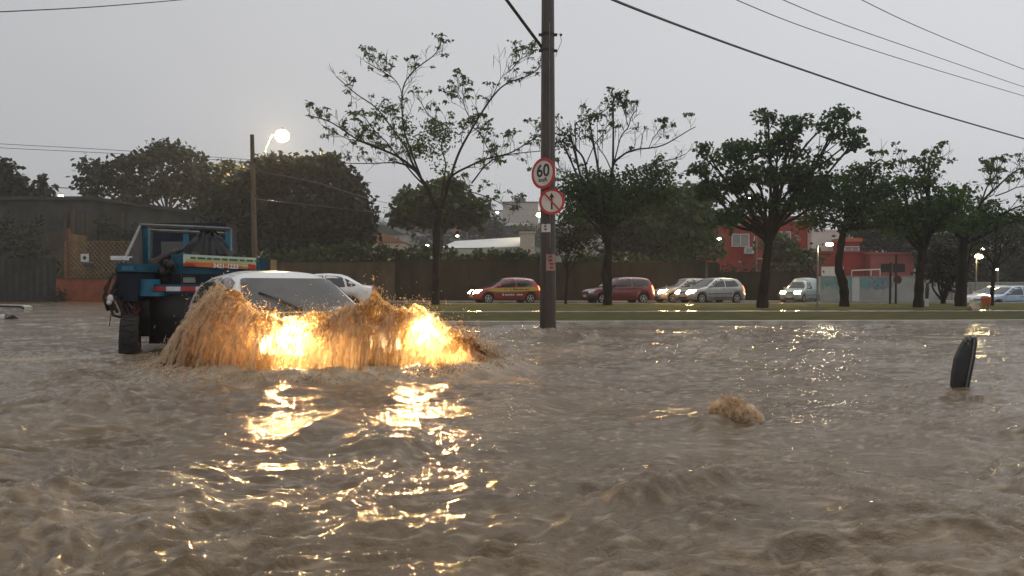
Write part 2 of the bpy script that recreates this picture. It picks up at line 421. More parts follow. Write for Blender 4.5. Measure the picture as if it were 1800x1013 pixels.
# the splash footprint (arc in front of the white car), used by water and splash
ARC = [(-3.75, 9.3), (-3.6, 8.4), (-3.15, 7.6), (-2.5, 7.05), (-1.9, 6.85), (-1.4, 6.95), (-.98, 7.3), (-.45, 7.75), (-.02, 8.5)]
def height(X, Y, cell):
    wx = X + .35 * fbm(X * .5, Y * .5, 3, 21); wy = Y + .35 * fbm(X * .5 + 9, Y * .5, 3, 22)
    h = .035 * pn(wx * .28, wy * .6, 1) + .022 * pn(wx * .6, wy * 1.3, 2)
    calm = .45 + .75 * np.clip(.5 + .8 * pn(X * .22, Y * .3, 30), 0, 1)
    calm = calm * (1 - .45 * np.clip((-X - 6) / 8, 0, 1))
    calm = calm * (1 - .42 * np.exp(-((X + .9) / 1.6) ** 2 - ((Y - 4.9) / 1.5) ** 2))
    for k, lam in enumerate((1.3, .7, .40, .23, .135, .08, .048, .03)):
        fade = np.clip((lam / cell - 1.0) / 1.6, 0, 1)
        nse = pn(wx / lam * .55, wy / lam, 40 + k)
        rg = (1 - 2 * np.abs(pn(wx / lam * .42 + 7, wy / lam * .85, 60 + k)))
        loc = .55 + .9 * np.clip(.5 + 1.1 * pn(X / lam * .12 + 3 * k, Y / lam * .17, 90 + k), 0, 1)
        big = (.24, .32, .42, .65, 1.2, 1.9, 2.2, 2.2)[k]
        h = h + big * fade * calm * loc * lam * (.105 * nse + .055 * rg)
    for args in RIDGES: h = h + ridge(X, Y, *args)
    # bow swell around the car and wake
    dd = np.full(X.shape, 1e9)
    for (ax, ay), (bx, by) in zip(ARC[:-1], ARC[1:]):
        vx, vy = bx - ax, by - ay
        t = np.clip(((X - ax) * vx + (Y - ay) * vy) / (vx * vx + vy * vy), 0, 1)
        dd = np.minimum(dd, np.hypot(X - ax - t * vx, Y - ay - t * vy))
    # foam: dense apron round the splash, thin torn threads along crests elsewhere
    global FOAM
    th_ = 1 - np.abs(pn(wx * 1.3, wy * 3.1, 201)) * 5; th2 = 1 - np.abs(pn(wx * 3.6, wy * 8.5, 202)) * 4.5; th3 = pn(wx * 11, wy * 26, 203)
    patch_ = np.clip(.2 + 1.3 * pn(wx * .55, wy * .8, 204), 0, 1)
    FOAM = np.clip(.30 * np.clip(th_, 0, 1) * patch_ + .35 * np.clip(th2, 0, 1) * patch_ + .45 * np.clip(th3 * 2.6 - .75, 0, 1), 0, .5)
    FOAM = np.clip(FOAM + np.exp(-(dd / .42) ** 2) * (.55 + .6 * pn(wx * 5, wy * 9, 205)), 0, 1)
    h = h + .10 * np.exp(-(dd / .35) ** 2) + .035 * np.cos(dd * 7.5) * np.exp(-dd / .8)
    return h
RIDGES = [
    ([(380, 850), (470, 800), (560, 775), (640, 790), (760, 800)], .085, .75, .36),
    ([(0, 880), (150, 860), (300, 880), (420, 900)], .04, .4, .3),
    ([(1050, 915), (1130, 900), (1200, 868), (1290, 852), (1320, 860)], .085, .20, .08),
    ([(1400, 930), (1560, 922), (1700, 925), (1830, 918)], .034, .14, .05),
    ([(1330, 990), (1480, 975), (1640, 965), (1830, 960)], .045, .14, .05),
    ([(1280, 845), (1400, 840), (1560, 862), (1700, 870)], .018, .12, .05),
    ([(1400, 612), (1500, 610), (1600, 612), (1680, 616)], .10, .5, .25),
    ([(1180, 604), (1260, 600), (1340, 603)], .08, .4, .2),
    ([(1300, 668), (1380, 668), (1440, 685), (1530, 690), (1600, 690)], .03, .25, .10),
    ([(1580, 690), (1660, 694), (1720, 708), (1800, 715)], .035, .14, .06),
    ([(860, 604), (910, 596), (960, 590), (1020, 598), (1100, 603)], .13, .6, .3),
    ([(1000, 606), (1060, 598), (1120, 604)], .06, .3, .2),
    ([(1220, 770), (1290, 745), (1350, 760)], .05, .25, .12),
    ([(40, 672), (90, 664), (130, 672)], .07, .3, .12),
    ([(60, 725), (140, 716), (220, 724)], .04, .25, .12),
    ([(900, 715), (1000, 690), (1120, 690)], .03, .3, .2),
]
D_ = 1.25 * np.exp(np.linspace(0, math.log(58 / 1.25), 800))
U_ = np.linspace(-1, 1, 1100); U_ = np.sign(U_) * np.abs(U_) ** 1.12 * 1.15
DD, UU = np.meshgrid(D_, U_, indexing='ij')
X = UU * DD; Y = DD
cell = DD * .0046
Z = height(X, Y, cell) * np.clip((Y - 1.25) / .6, 0, 1)
ny, nx = X.shape
idx = np.arange(nx * ny).reshape(ny, nx)
Q = np.stack([idx[:-1, :-1].ravel(), idx[:-1, 1:].ravel(), idx[1:, 1:].ravel(), idx[1:, :-1].ravel()], 1)
V = np.stack([X.ravel(), Y.ravel(), Z.ravel()], 1)
nb = len(V)
xl0, xr0 = X[0, 0], X[0, -1]; xl1, xr1 = X[-1, 0], X[-1, -1]
extra = np.array([[xl0, 1.25, 0], [xr0, 1.25, 0], [-90, -60, 0], [90, -60, 0], [-90, 58, 0], [90, 58, 0], [xl1, 58, 0], [xr1, 58, 0]])
V = np.vstack([V, extra])
Q = np.vstack([Q, [[nb + 2, nb + 3, nb + 1, nb + 0]], [[nb + 2, nb + 0, nb + 6, nb + 4]], [[nb + 3, nb + 5, nb + 7, nb + 1]]])

wm = bpy.data.materials.new('muddy_water'); wm.use_nodes = True
nt = wm.node_tree; N = nt.nodes; L = nt.links; bs = N['Principled BSDF']
bs.inputs['IOR'].default_value = 1.33
tc = N.new('ShaderNodeTexCoord')
def noise(scale, detail=5, st=(1, 1, 1), rough=.6):
    mp = N.new('ShaderNodeMapping'); mp.inputs['Scale'].default_value = st; L.new(tc.outputs['Object'], mp.inputs[0])
    n = N.new('ShaderNodeTexNoise'); n.inputs['Scale'].default_value = scale; n.inputs['Detail'].default_value = detail; n.inputs['Roughness'].default_value = rough
    L.new(mp.outputs[0], n.inputs['Vector']); return n.outputs['Fac']
rp = N.new('ShaderNodeValToRGB'); e = rp.color_ramp.elements
e[0].position = .30; e[0].color = (.092, .060, .031, 1); e[1].position = .72; e[1].color = (.185, .130, .073, 1)
L.new(noise(1.3, 7, (.6, 1, 1), .7), rp.inputs[0])
fr = N.new('ShaderNodeValToRGB'); e = fr.color_ramp.elements; e[0].position = .55; e[0].color = (0, 0, 0, 1); e[1].position = .68; e[1].color = (.45, .45, .45, 1)
L.new(noise(7, 8, (.35, 1, 1), .75), fr.inputs[0])
mxc = N.new('ShaderNodeMix'); mxc.data_type = 'RGBA'; L.new(fr.outputs[0], mxc.inputs[0]); L.new(rp.outputs[0], mxc.inputs[6]); mxc.inputs[7].default_value = (.40, .33, .25, 1)
fa = N.new('ShaderNodeAttribute'); fa.attribute_name = 'foam'
mxf = N.new('ShaderNodeMix'); mxf.data_type = 'RGBA'; L.new(fa.outputs['Fac'], mxf.inputs[0]); L.new(mxc.outputs[2], mxf.inputs[6]); mxf.inputs[7].default_value = (.44, .34, .225, 1)
L.new(mxf.outputs[2], bs.inputs['Base Color'])
rr = N.new('ShaderNodeMapRange'); rr.inputs['To Min'].default_value = .03; rr.inputs['To Max'].default_value = .13
L.new(noise(2.2, 4, (.5, 1, 1)), rr.inputs[0]); L.new(rr.outputs[0], bs.inputs['Roughness'])
b1 = N.new('ShaderNodeBump'); b1.inputs['Strength'].default_value = .45; b1.inputs['Distance'].default_value = .03
L.new(noise(24, 6, (.6, 1, 1), .65), b1.inputs['Height'])
b2 = N.new('ShaderNodeBump'); b2.inputs['Strength'].default_value = .3; b2.inputs['Distance'].default_value = .012
L.new(noise(85, 3, (.8, 1, 1)), b2.inputs['Height']); L.new(b1.outputs[0], b2.inputs['Normal'])
L.new(b2.outputs[0], bs.inputs['Normal'])
wo_ = tag(link_mesh('water', V, Q, wm, smooth=True), kind='structure')
fa_ = wo_.data.attributes.new('foam', 'FLOAT', 'POINT'); fa_.data.foreach_set('value', np.concatenate([FOAM.ravel(), np.zeros(len(extra))]).astype(np.float32))

# ---------------------------------------------------------------- splash material
def splash_mat(name, c1, c2, tr=.5, rough=.3):
    m = mat(name, c1, c2, rough=rough, scale=6, detail=6, spec=.5, bump=.5, bscale=30, stretch=(1, 1, .45))
    nt = m.node_tree; N = nt.nodes; L = nt.links; bs = N['Principled BSDF']; out = N['Material Output']
    t = N.new('ShaderNodeBsdfTranslucent'); mx = N.new('ShaderNodeMixShader'); mx.inputs[0].default_value = tr
    t.inputs['Color'].default_value = (.86, .66, .42, 1)
    L.new(bs.outputs[0], mx.inputs[1]); L.new(t.outputs[0], mx.inputs[2]); L.new(mx.outputs[0], out.inputs['Surface'])
    if name == 'splash':      # water threads with clear gaps between them, running along the throw
        at = N.new('ShaderNodeAttribute'); at.attribute_name = 'flow'
        def nz_(st, det):
            m_ = N.new('ShaderNodeMapping'); m_.inputs['Scale'].default_value = st; L.new(at.outputs['Vector'], m_.inputs[0])
            n_ = N.new('ShaderNodeTexNoise'); n_.inputs['Scale'].default_value = 1; n_.inputs['Detail'].default_value = det; n_.inputs['Roughness'].default_value = .65; L.new(m_.outputs[0], n_.inputs['Vector']); return n_.outputs['Fac']
        def ramp(src, a, b, lo, hi):
            q = N.new('ShaderNodeMapRange'); q.interpolation_type = 'SMOOTHSTEP'; q.inputs['From Min'].default_value = a; q.inputs['From Max'].default_value = b; q.inputs['To Min'].default_value = lo; q.inputs['To Max'].default_value = hi; L.new(src, q.inputs[0]); return q.outputs[0]
        a1 = ramp(nz_((7, 1.6, 0), 6), .40, .62, .05, .95); a2 = ramp(nz_((26, 3.0, 0), 4), .35, .65, .35, 1.0)
        mm = N.new('ShaderNodeMath'); mm.operation = 'MULTIPLY'; L.new(a1, mm.inputs[0]); L.new(a2, mm.inputs[1])
        tp = N.new('ShaderNodeBsdfTransparent'); m2 = N.new('ShaderNodeMixShader'); L.new(mm.outputs[0], m2.inputs[0]); L.new(tp.outputs[0], m2.inputs[1]); L.new(mx.outputs[0], m2.inputs[2]); L.new(m2.outputs[0], out.inputs['Surface'])
    return m
M['splash'] = splash_mat('splash', (.70, .54, .36), (.46, .33, .20), .5)
M['drops'] = splash_mat('spray', (.74, .60, .43), (.55, .42, .28), .5, .2)


def catmull(pts, n):
    pts = np.array(pts, float); k = len(pts); out = []
    t = np.linspace(0, k - 1, n)
    for q in t:
        i = min(int(q), k - 2); f = q - i
        p0, p1, p2, p3 = pts[max(i - 1, 0)], pts[i], pts[i + 1], pts[min(i + 2, k - 1)]
        out.append(.5 * ((2 * p1) + (-p0 + p2) * f + (2 * p0 - 5 * p1 + 4 * p2 - p3) * f * f + (-p0 + 3 * p1 - 3 * p2 + p3) * f ** 3))
    return np.array(out)


def spray_volume(name, K, scale, vc=(.99, .93, .82, 1)):
    mm = bpy.data.materials.new(name); mm.use_nodes = True; nt_ = mm.node_tree; nt_.nodes.clear(); N_ = nt_.nodes; L_ = nt_.links
    o_ = N_.new('ShaderNodeOutputMaterial'); p_ = N_.new('ShaderNodeVolumePrincipled')
    p_.inputs['Color'].default_value = vc; p_.inputs['Anisotropy'].default_value = .1
    tc_ = N_.new('ShaderNodeTexCoord'); m_ = N_.new('ShaderNodeMapping'); m_.inputs['Scale'].default_value = (1, 1, .42)
    n_ = N_.new('ShaderNodeTexNoise'); n_.inputs['Scale'].default_value = scale; n_.inputs['Detail'].default_value = 5; n_.inputs['Roughness'].default_value = .6
    r_ = N_.new('ShaderNodeMapRange'); r_.inputs['From Min'].default_value = .43; r_.inputs['From Max'].default_value = .60; r_.inputs['To Max'].default_value = K
    L_.new(tc_.outputs['Object'], m_.inputs[0]); L_.new(m_.outputs[0], n_.inputs['Vector']); L_.new(n_.outputs['Fac'], r_.inputs[0]); L_.new(r_.outputs[0], p_.inputs['Density'])
    L_.new(p_.outputs[0], o_.inputs['Volume'])
    try: mm.cycles.volume_step_rate = .15
    except Exception as e: print('step', e)
    return mm
GAPS = [((-2.15, 7.67, .42), (-1.85, 6.3, .52), .09), ((-1.0, 8.4, .42), (-.75, 6.9, .50), .13), ((-1.0, 8.4, .42), (1.46, 5.1, .10), .15)]
def build_splash():
    rs = np.random.RandomState(11)
    root = []
    # outer base arc, inner (bumper) arc and crest height along it, s = 0..1 from left to right
    outer = ARC
    inner = [(-2.95, 9.3), (-2.85, 8.8), (-2.70, 8.2), (-2.42, 7.72), (-1.9, 7.60), (-1.4, 7.80), (-.95, 8.1), (-.60, 8.40), (-.45, 8.9)]
    Hc = [.22, .64, .80, .64, .54, .66, .62, .38, .12]
    allV = []; allF = []; allS = []; nv = 0
    def surf(s, u, seed, amp, scale_h=1., push=0.):
        so = catmull([(a, b, 0) for a, b in outer], 400); si = catmull([(a, b, 0) for a, b in inner], 400); hc = catmull([(h, 0, 0) for h in Hc], 400)[:, 0]
        ii = np.clip(s * 399, 0, 399); i0 = np.clip(ii.astype(int), 0, 398); f = ii - i0
        O = so[i0] * (1 - f)[..., None] + so[i0 + 1] * f[..., None]
        I = si[i0] * (1 - f)[..., None] + si[i0 + 1] * f[..., None]
        H = hc[i0] * (1 - f) + hc[i0 + 1] * f
        H = H * scale_h * np.minimum(1 + .12 * pn(s * 9, s * 0 + seed + .5, seed) + .09 * pn(s * 24, s * 0 + seed + .5, seed + 1) + .05 * pn(s * 60, s * 0 + .5, seed + 2), 1.12)
        # u: 0 inner foot, crest near .42, 1 outer foot
        uc = .42 + .06 * pn(s * 7, s * 0 + 3, seed + 3)
        z = np.where(u < uc, 1 - ((uc - u) / uc) ** 2.2, 1 - ((u - uc) / (1 - uc)) ** 1.75)
        w_ = u[..., None] + push
        Pt = I * (1 - w_) + O * w_
        dirn = (O - I); dirn = dirn / np.linalg.norm(dirn, axis=-1, keepdims=True)
        # lumpy boils near the crest, stringy runs on the falling face
        lump = fbm(s * 22, u * 6, 4, seed + 5, .48)
        lump = np.abs(lump) * 1.2 - .3
        run = (1 - 2 * np.abs(pn(s * 60 + 1.5 * pn(s * 8, u * 3, seed), u * 2.6, seed + 8))) * .5 + (1 - 2 * np.abs(pn(s * 130, u * 5, seed + 9))) * .22
        face = np.clip((u - uc) / .4, 0, 1)
        d = amp * (lump * (1 - .55 * face) + run * (.15 + .60 * face)) * np.clip(z * 3 + .25, 0, 1)
        Pt = Pt + dirn * d[..., None] + np.stack([0 * d, 0 * d, H * z + d * (1 - face) * .9 + .01], -1)
        return Pt, z
    layers = [(520, 200, 3, .060, 1.0, 0.0, 2), (520, 200, 71, .075, 1.04, .09, 2), (520, 200, 131, .085, .93, .17, 2), (520, 200, 171, .06, .90, -.10, 2)]
    for (ns, nu, seed, amp, sh, push, keep) in layers:
        s, u = np.meshgrid(np.linspace(0.0, 1, ns), np.linspace(0, 1, nu), indexing='ij')
        Pt, z = surf(s, u, seed, amp, sh, push)
        idx = np.arange(ns * nu).reshape(ns, nu)
        q = np.stack([idx[:-1, :-1].ravel(), idx[:-1, 1:].ravel(), idx[1:, 1:].ravel(), idx[1:, :-1].ravel()], 1)
        hole = (fbm(s * 62, u * 4.2, 4, seed + 20, .6) + .3 * pn(s * 200, u * 12, seed + 30))[:-1, :-1].ravel()
        ends = np.minimum(s, 1 - s)[:-1, :-1].ravel()
        uu = u[:-1, :-1].ravel()
        if keep > 1: ok = hole < 9
        elif keep > .5: ok = hole < (.02 - .20 * np.clip((uu - .40) / .5, 0, 1))
        else: ok = hole > (.42 - keep * 1.6)
        # ragged openings torn in the sheet in front of the two headlights
        Pf = Pt[:-1, :-1].reshape(-1, 3); tear = np.zeros(len(Pf), bool)
        for (a_, b_, w0) in GAPS:
            a_ = np.array(a_); b_ = np.array(b_); v_ = b_ - a_
            tt = np.clip(((Pf - a_) @ v_) / (v_ @ v_), 0, 1); dd_ = np.linalg.norm(Pf - a_ - tt[:, None] * v_, axis=1)
            tear |= dd_ < w0 * (1 + .9 * pn(Pf[:, 0] * 9, Pf[:, 2] * 7 + seed, seed + 40))
        q = q[ok & ~tear]
        used = np.unique(q); remap = np.full(ns * nu, -1); remap[used] = np.arange(len(used))
        allV.append(Pt.reshape(-1, 3)[used]); allF.append(remap[q] + nv); nv += len(used)
        allS.append(np.stack([s.ravel()[used] * 6.5 + seed, u.ravel()[used] * 1.6, z.ravel()[used]], 1))
    so_ = link_mesh('splash', np.vstack(allV), np.vstack(allF), M['splash'], smooth=True)
    at_ = so_.data.attributes.new('flow', 'FLOAT_VECTOR', 'POINT'); at_.data.foreach_set('vector', np.vstack(allS).astype(np.float32).ravel())
    o = tag(so_,
            'big tan curtain of muddy floodwater thrown up around the front of the white car', 'splash', kind='stuff')
    # fine mist filling the curtain: one closed body of airborne spray
    ns, nu = 160, 40
    s, u = np.meshgrid(np.linspace(.0, 1, ns), np.linspace(0, 1, nu), indexing='ij')
    Pt, z = surf(s, u, 3, .045, 1.02, 0.)
    ctr = Pt.mean(1, keepdims=True); Pt = ctr + (Pt - ctr) * np.array([1.25, 1.25, 1.12]); Pt[:, :, 2] = np.maximum(Pt[:, :, 2], .0)
    Pt[:, 0, 2] = Pt[:, -1, 2] = -.02
    idx = np.arange(ns * nu).reshape(ns, nu)
    Fm = [[int(idx[i, j]), int(idx[i + 1, j]), int(idx[i + 1, (j + 1) % nu]), int(idx[i, (j + 1) % nu])] for i in range(ns - 1) for j in range(nu)]
    Fm += [[int(q) for q in idx[0]], [int(q) for q in idx[-1][::-1]]]
    mm = spray_volume('spray_mist', 9., 8.)
    tag(link_mesh('spray_mist', [tuple(q) for q in Pt.reshape(-1, 3)], Fm, mm), 'fine brown mist hanging inside the splash', 'mist', kind='stuff')
    # thin low skirt of spray rolling outwards over the water at the foot of the curtain
    Pl = ctr + (Pt - ctr) * np.array([1.38, 1.38, 1.0]); Pl[:, :, 2] = np.clip(Pl[:, :, 2] * .42, -.01, .30); Pl[:, 0, 2] = Pl[:, -1, 2] = -.02
    tag(link_mesh('low_spray', [tuple(q) for q in Pl.reshape(-1, 3)], Fm, spray_volume('low_spray', 5., 5.)), 'thin low skirt of spray rolling out from the foot of the splash', 'mist', kind='stuff')
    # droplets and filaments: spindle octahedra stretched along the throw
    def spindles(C, Dn, Ls, Ws):
        n = len(C); Dn = Dn / np.linalg.norm(Dn, axis=1, keepdims=True)
        a = np.cross(Dn, rs.normal(size=(n, 3))); a /= np.linalg.norm(a, axis=1, keepdims=True); b = np.cross(Dn, a)
        k = np.array([0, 1, 2])
        V = np.empty((n, 5, 3)); m = C
        V[:, 0] = C + Dn * Ls[:, None]; V[:, 1] = C - Dn * Ls[:, None] * 1.2
        for j in range(3):
            th = 2 * np.pi * j / 3
            V[:, 2 + j] = C + (a * np.cos(th) + b * np.sin(th)) * Ws[:, None]
        base = (np.arange(n) * 5)[:, None]
        Fc = np.concatenate([base + np.array([[0, 2, 3]]), base + np.array([[0, 3, 4]]), base + np.array([[0, 4, 2]]), base + np.array([[1, 3, 2]]), base + np.array([[1, 4, 3]]), base + np.array([[1, 2, 4]])], 0)
        return V.reshape(-1, 3), Fc
    n = 7000
    s = rs.rand(n); u = np.clip(rs.beta(2.2, 2.0, n), .02, .99)
    Pt, z = surf(s, u, 3, .11, 1.0, 0.0); Pt2, _ = surf(s, np.clip(u + .03, 0, 1), 3, .0, 1., 0.); Pt0, _ = surf(s, u, 3, .0, 1., 0.)
    flow = Pt2 - Pt0 + 1e-5
    Pt = Pt + rs.normal(size=(n, 3)) * np.array([.035, .035, .03]) * (1 + 1.5 * (rs.rand(n, 1) > .85)) + np.array([0, 0, .02])
    Pt[:, 2] = np.maximum(Pt[:, 2], .02)
    sz = .002 + .0045 * rs.rand(n) ** 3
    V1, F1 = spindles(Pt, flow + rs.normal(size=(n, 3)) * .006, sz * (3.0 + 9 * rs.rand(n)), sz)
    # loose spray flung above the crest and outwards
    n2 = 6000
    s = rs.rand(n2); u = np.clip(rs.normal(.42, .16, n2), .02, .98)
    Pt, z = surf(s, u, 3, .11, 1.0, 0.0)
    off = np.abs(rs.exponential(.045, size=n2))
    Pt[:, 2] += off; Pt[:, 0] += rs.normal(size=n2) * .05 + off * (s - .5) * 1.2; Pt[:, 1] += rs.normal(size=n2) * .05 - off * .5
    Pt[:, 2] = np.maximum(Pt[:, 2], .02)
    sz = .0022 + .0055 * rs.rand(n2) ** 3
    V2, F2 = spindles(Pt, rs.normal(size=(n2, 3)) * .6 + np.array([0, -.3, .8]), sz * (1.2 + 2.5 * rs.rand(n2)), sz)
    # splatter landing on the water in front
    n3 = 5000
    s = rs.rand(n3); Pt, z = surf(s, np.ones(n3), 3, .0, 1.0, 0.0)
    Pt[:, 0] += rs.normal(size=n3) * .12; Pt[:, 1] += -np.abs(rs.normal(size=n3)) * .22 + .1; Pt[:, 2] = .10 + np.abs(rs.normal(size=n3)) * .035
    sz = .003 + .007 * rs.rand(n3) ** 2
    V3, F3 = spindles(Pt, rs.normal(size=(n3, 3)), sz * 1.8, sz)
    tag(link_mesh('spray', np.vstack([V1, V2, V3]), np.vstack([F1, F2 + len(V1), F3 + len(V1) + len(V2)]), M['drops'], smooth=True),
        'fine muddy droplets and water threads flying around the splash', 'spray', kind='stuff')
    # a small burst of water right of centre, the beams' orange light put into its colours
    n4 = 2200; c = G(1295, 748)
    th = rs.rand(n4) * 2 * np.pi; r = .15 * rs.rand(n4) ** .6
    X_ = c.x + r * np.cos(th) * 1.15; Y_ = c.y + r * np.sin(th)
    Zt = .16 * (np.sqrt(np.maximum(1 - (r / .155) ** 2, 0)) + .25 * pn(X_ * 22, Y_ * 22, 5)) * rs.rand(n4) ** .3 + .015
    Pt = np.stack([X_ - Zt * .25, Y_, Zt], 1)
    sz = .0018 + .003 * rs.rand(n4) ** 2
    V4, F4 = spindles(Pt, np.stack([np.cos(th), np.sin(th), 1 + rs.rand(n4)], 1) + rs.normal(size=(n4, 3)) * .4, sz * (2 + 3 * rs.rand(n4)), sz)
    M['burst'] = splash_mat('burst', (.88, .66, .45), (.70, .48, .30), .4, .3)  # droplet tan warmed to carry the orange of the headlights
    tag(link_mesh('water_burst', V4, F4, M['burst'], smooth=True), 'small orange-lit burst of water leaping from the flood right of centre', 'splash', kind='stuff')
    bm_ = MB(); bm_.ball((c.x - .02, c.y, .03), .17, 12, (1.05, .9, .8))
    for v_ in bm_.v:
        k_ = 1 + .28 * float(pn(v_.x * 9, v_.y * 9 + v_.z * 11, 8)); v_.x = c.x + (v_.x - c.x) * k_; v_.z *= k_
    tag(bm_.build('burst_mist', spray_volume('burst_mist', 38., 26., (.995, .86, .66, 1))), 'fine peach-coloured mist of the small water burst right of centre', 'mist', kind='stuff')  # peach volume colour stands in for headlight light on the mist
build_splash()

# ---------------------------------------------------------------- cars
def smooth_prof(pts, x, r=.05):
    k = np.linspace(-1, 1, 7); wgt = np.exp(-(k * 1.4) ** 2); wgt /= wgt.sum()
    return sum(wi * interp(x + ki * r, pts) for wi, ki in zip(wgt, k))

CARS = {
    'hatch': dict(L=3.85, W=1.64, wb=(.72, 3.17), wr=.285,
        top=[(0, .58), (.04, .66), (.14, .74), (.40, .81), (.85, .90), (1.02, .93), (1.72, 1.35), (2.0, 1.425), (2.5, 1.45), (3.1, 1.42), (3.42, 1.37), (3.72, .98), (3.80, .85), (3.85, .55)],
        belt=[(0, .56), (.4, .74), (1.0, .86), (2.4, .90), (3.6, .95), (3.85, .6)],
        side=[[(1.22, .90), (1.78, 1.29), (2.02, 1.345), (2.30, 1.355), (2.30, .91)], [(2.38, .91), (2.38, 1.355), (2.85, 1.335), (3.12, 1.27), (3.30, 1.0), (3.24, .95)]],
        screen=(1.02, 1.72, .945, 1.335), rearwin=(3.45, 3.7, 1.02, 1.31)),
    'hatch3': dict(L=3.75, W=1.62, wb=(.70, 3.05), wr=.285,
        top=[(0, .58), (.04, .68), (.16, .78), (.45, .85), (.85, .92), (1.0, .95), (1.62, 1.36), (1.9, 1.44), (2.5, 1.47), (3.1, 1.45), (3.45, 1.40), (3.66, 1.0), (3.72, .85), (3.75, .55)],
        belt=[(0, .58), (.4, .78), (1.0, .88), (2.4, .92), (3.6, .96), (3.75, .6)],
        side=[[(1.22, .92), (1.68, 1.29), (1.95, 1.36), (2.35, 1.375), (2.35, .93)], [(2.43, .93), (2.43, 1.375), (3.0, 1.36), (3.22, 1.30), (3.36, .98), (3.3, .95)]],
        screen=(1.0, 1.62, .965, 1.35), rearwin=(3.48, 3.66, 1.02, 1.34)),
    'sedan': dict(L=4.25, W=1.68, wb=(.78, 3.30), wr=.29,
        top=[(0, .56), (.04, .64), (.14, .72), (.5, .82), (1.0, .90), (1.15, .93), (1.85, 1.33), (2.15, 1.40), (2.6, 1.42), (3.0, 1.39), (3.25, 1.31), (3.72, 1.03), (3.85, 1.0), (4.16, .98), (4.22, .88), (4.25, .55)],
        belt=[(0, .55), (.4, .72), (1.1, .86), (2.4, .90), (3.7, .95), (4.25, .6)],
        side=[[(1.36, .90), (1.92, 1.27), (2.14, 1.32), (2.40, 1.33), (2.40, .91)], [(2.46, .91), (2.46, 1.33), (2.85, 1.31), (3.05, 1.26), (3.14, .93)], [(3.20, .94), (3.12, 1.235), (3.26, 1.17), (3.50, 1.0), (3.46, .96)]],
        screen=(1.15, 1.85, .945, 1.32), rearwin=(3.3, 3.68, 1.05, 1.27)),
    'van': dict(L=4.1, W=1.70, wb=(.72, 3.35), wr=.30,
        top=[(0, .6), (.04, .72), (.15, .84), (.55, .93), (.9, 1.0), (1.0, 1.03), (1.6, 1.50), (1.9, 1.66), (2.0, 1.80), (3.0, 1.86), (3.9, 1.84), (4.05, 1.76), (4.08, 1.2), (4.1, .55)],
        belt=[(0, .58), (.4, .84), (1.0, .95), (2.4, 1.0), (3.9, 1.02), (4.1, .6)],
        side=[[(1.22, 1.0), (1.64, 1.38), (1.85, 1.5), (2.25, 1.52), (2.25, 1.01)]],
        screen=(1.0, 1.6, 1.05, 1.52), rearwin=(4.05, 4.08, 1.15, 1.6)),
}


def dense_poly(pts, step):
    out = []
    for a, b in zip(pts, pts[1:] + pts[:1]):
        n = max(1, int((Vector(b) - Vector(a)).length / step))
        for i in range(n): out.append(Vector(a).lerp(Vector(b), i / n))
    return out


def rounded(pts, r=.04):
    out = []
    n = len(pts)
    for i in range(n):
        p = Vector(pts[i]); a = Vector(pts[i - 1]); b = Vector(pts[(i + 1) % n])
        da = (a - p); db = (b - p)
        ra = min(r, da.length * .4); rb = min(r, db.length * .4)
        p0 = p + da.normalized() * ra; p2 = p + db.normalized() * rb
        for t in (0, .33, .67, 1): out.append(p0 * (1 - t) ** 2 + p * 2 * t * (1 - t) + p2 * t * t)
    return out


def patch(mb, tree, poly, mode, off=.006, step=.09, side=1, thick=None):
    """project a flat outline onto the car shell. mode 'side' poly=(x,z), 'front'/'rear' poly=(y,z), 'top' poly=(x,y)"""
    pl = dense_poly([tuple(p) for p in poly], step)
    xs_ = [p[0] for p in pl]; zs_ = [p[1] for p in pl]
    vs = [Vector(p[:2]) for p in pl]; nb_ = len(vs)
    g = step
    x = min(xs_) + g / 2
    import itertools
    def inside(q):
        c = False; j = nb_ - 1
        for i in range(nb_):
            xi, yi = vs[i]; xj, yj = vs[j]
            if (yi > q[1]) != (yj > q[1]) and q[0] < (xj - xi) * (q[1] - yi) / (yj - yi + 1e-12) + xi: c = not c
            j = i
        return c
    extra_ = []
    while x < max(xs_):
        z = min(zs_) + g / 2
        while z < max(zs_):
            if inside((x, z)) and min((Vector((x, z)) - v_).length for v_ in vs[:nb_]) > g * .4: extra_.append(Vector((x, z)))
            z += g
        x += g
    pts2 = vs + extra_
    res = delaunay_2d_cdt(pts2, [(i, (i + 1) % nb_) for i in range(nb_)], [], 1, 1e-5)
    V3 = []
    for p in res[0]:
        a, b = p
        if mode == 'side': o, d = Vector((a, 3 * side, b)), Vector((0, -side, 0))
        elif mode == 'front': o, d = Vector((-3, a, b)), Vector((1, 0, 0))
        elif mode == 'rear': o, d = Vector((9, a, b)), Vector((-1, 0, 0))
        else: o, d = Vector((a, b, 4)), Vector((0, 0, -1))
        hit, nrm, _, _ = tree.ray_cast(o, d)
        if hit is None: hit, nrm, _, _ = tree.find_nearest(o + d * 3 if mode != 'rear' else Vector((3.8, a, b)))
        if nrm.dot(d) > 0: nrm = -nrm
        V3.append(hit + nrm * off)
    mb._add(V3, [list(f) for f in res[2]])


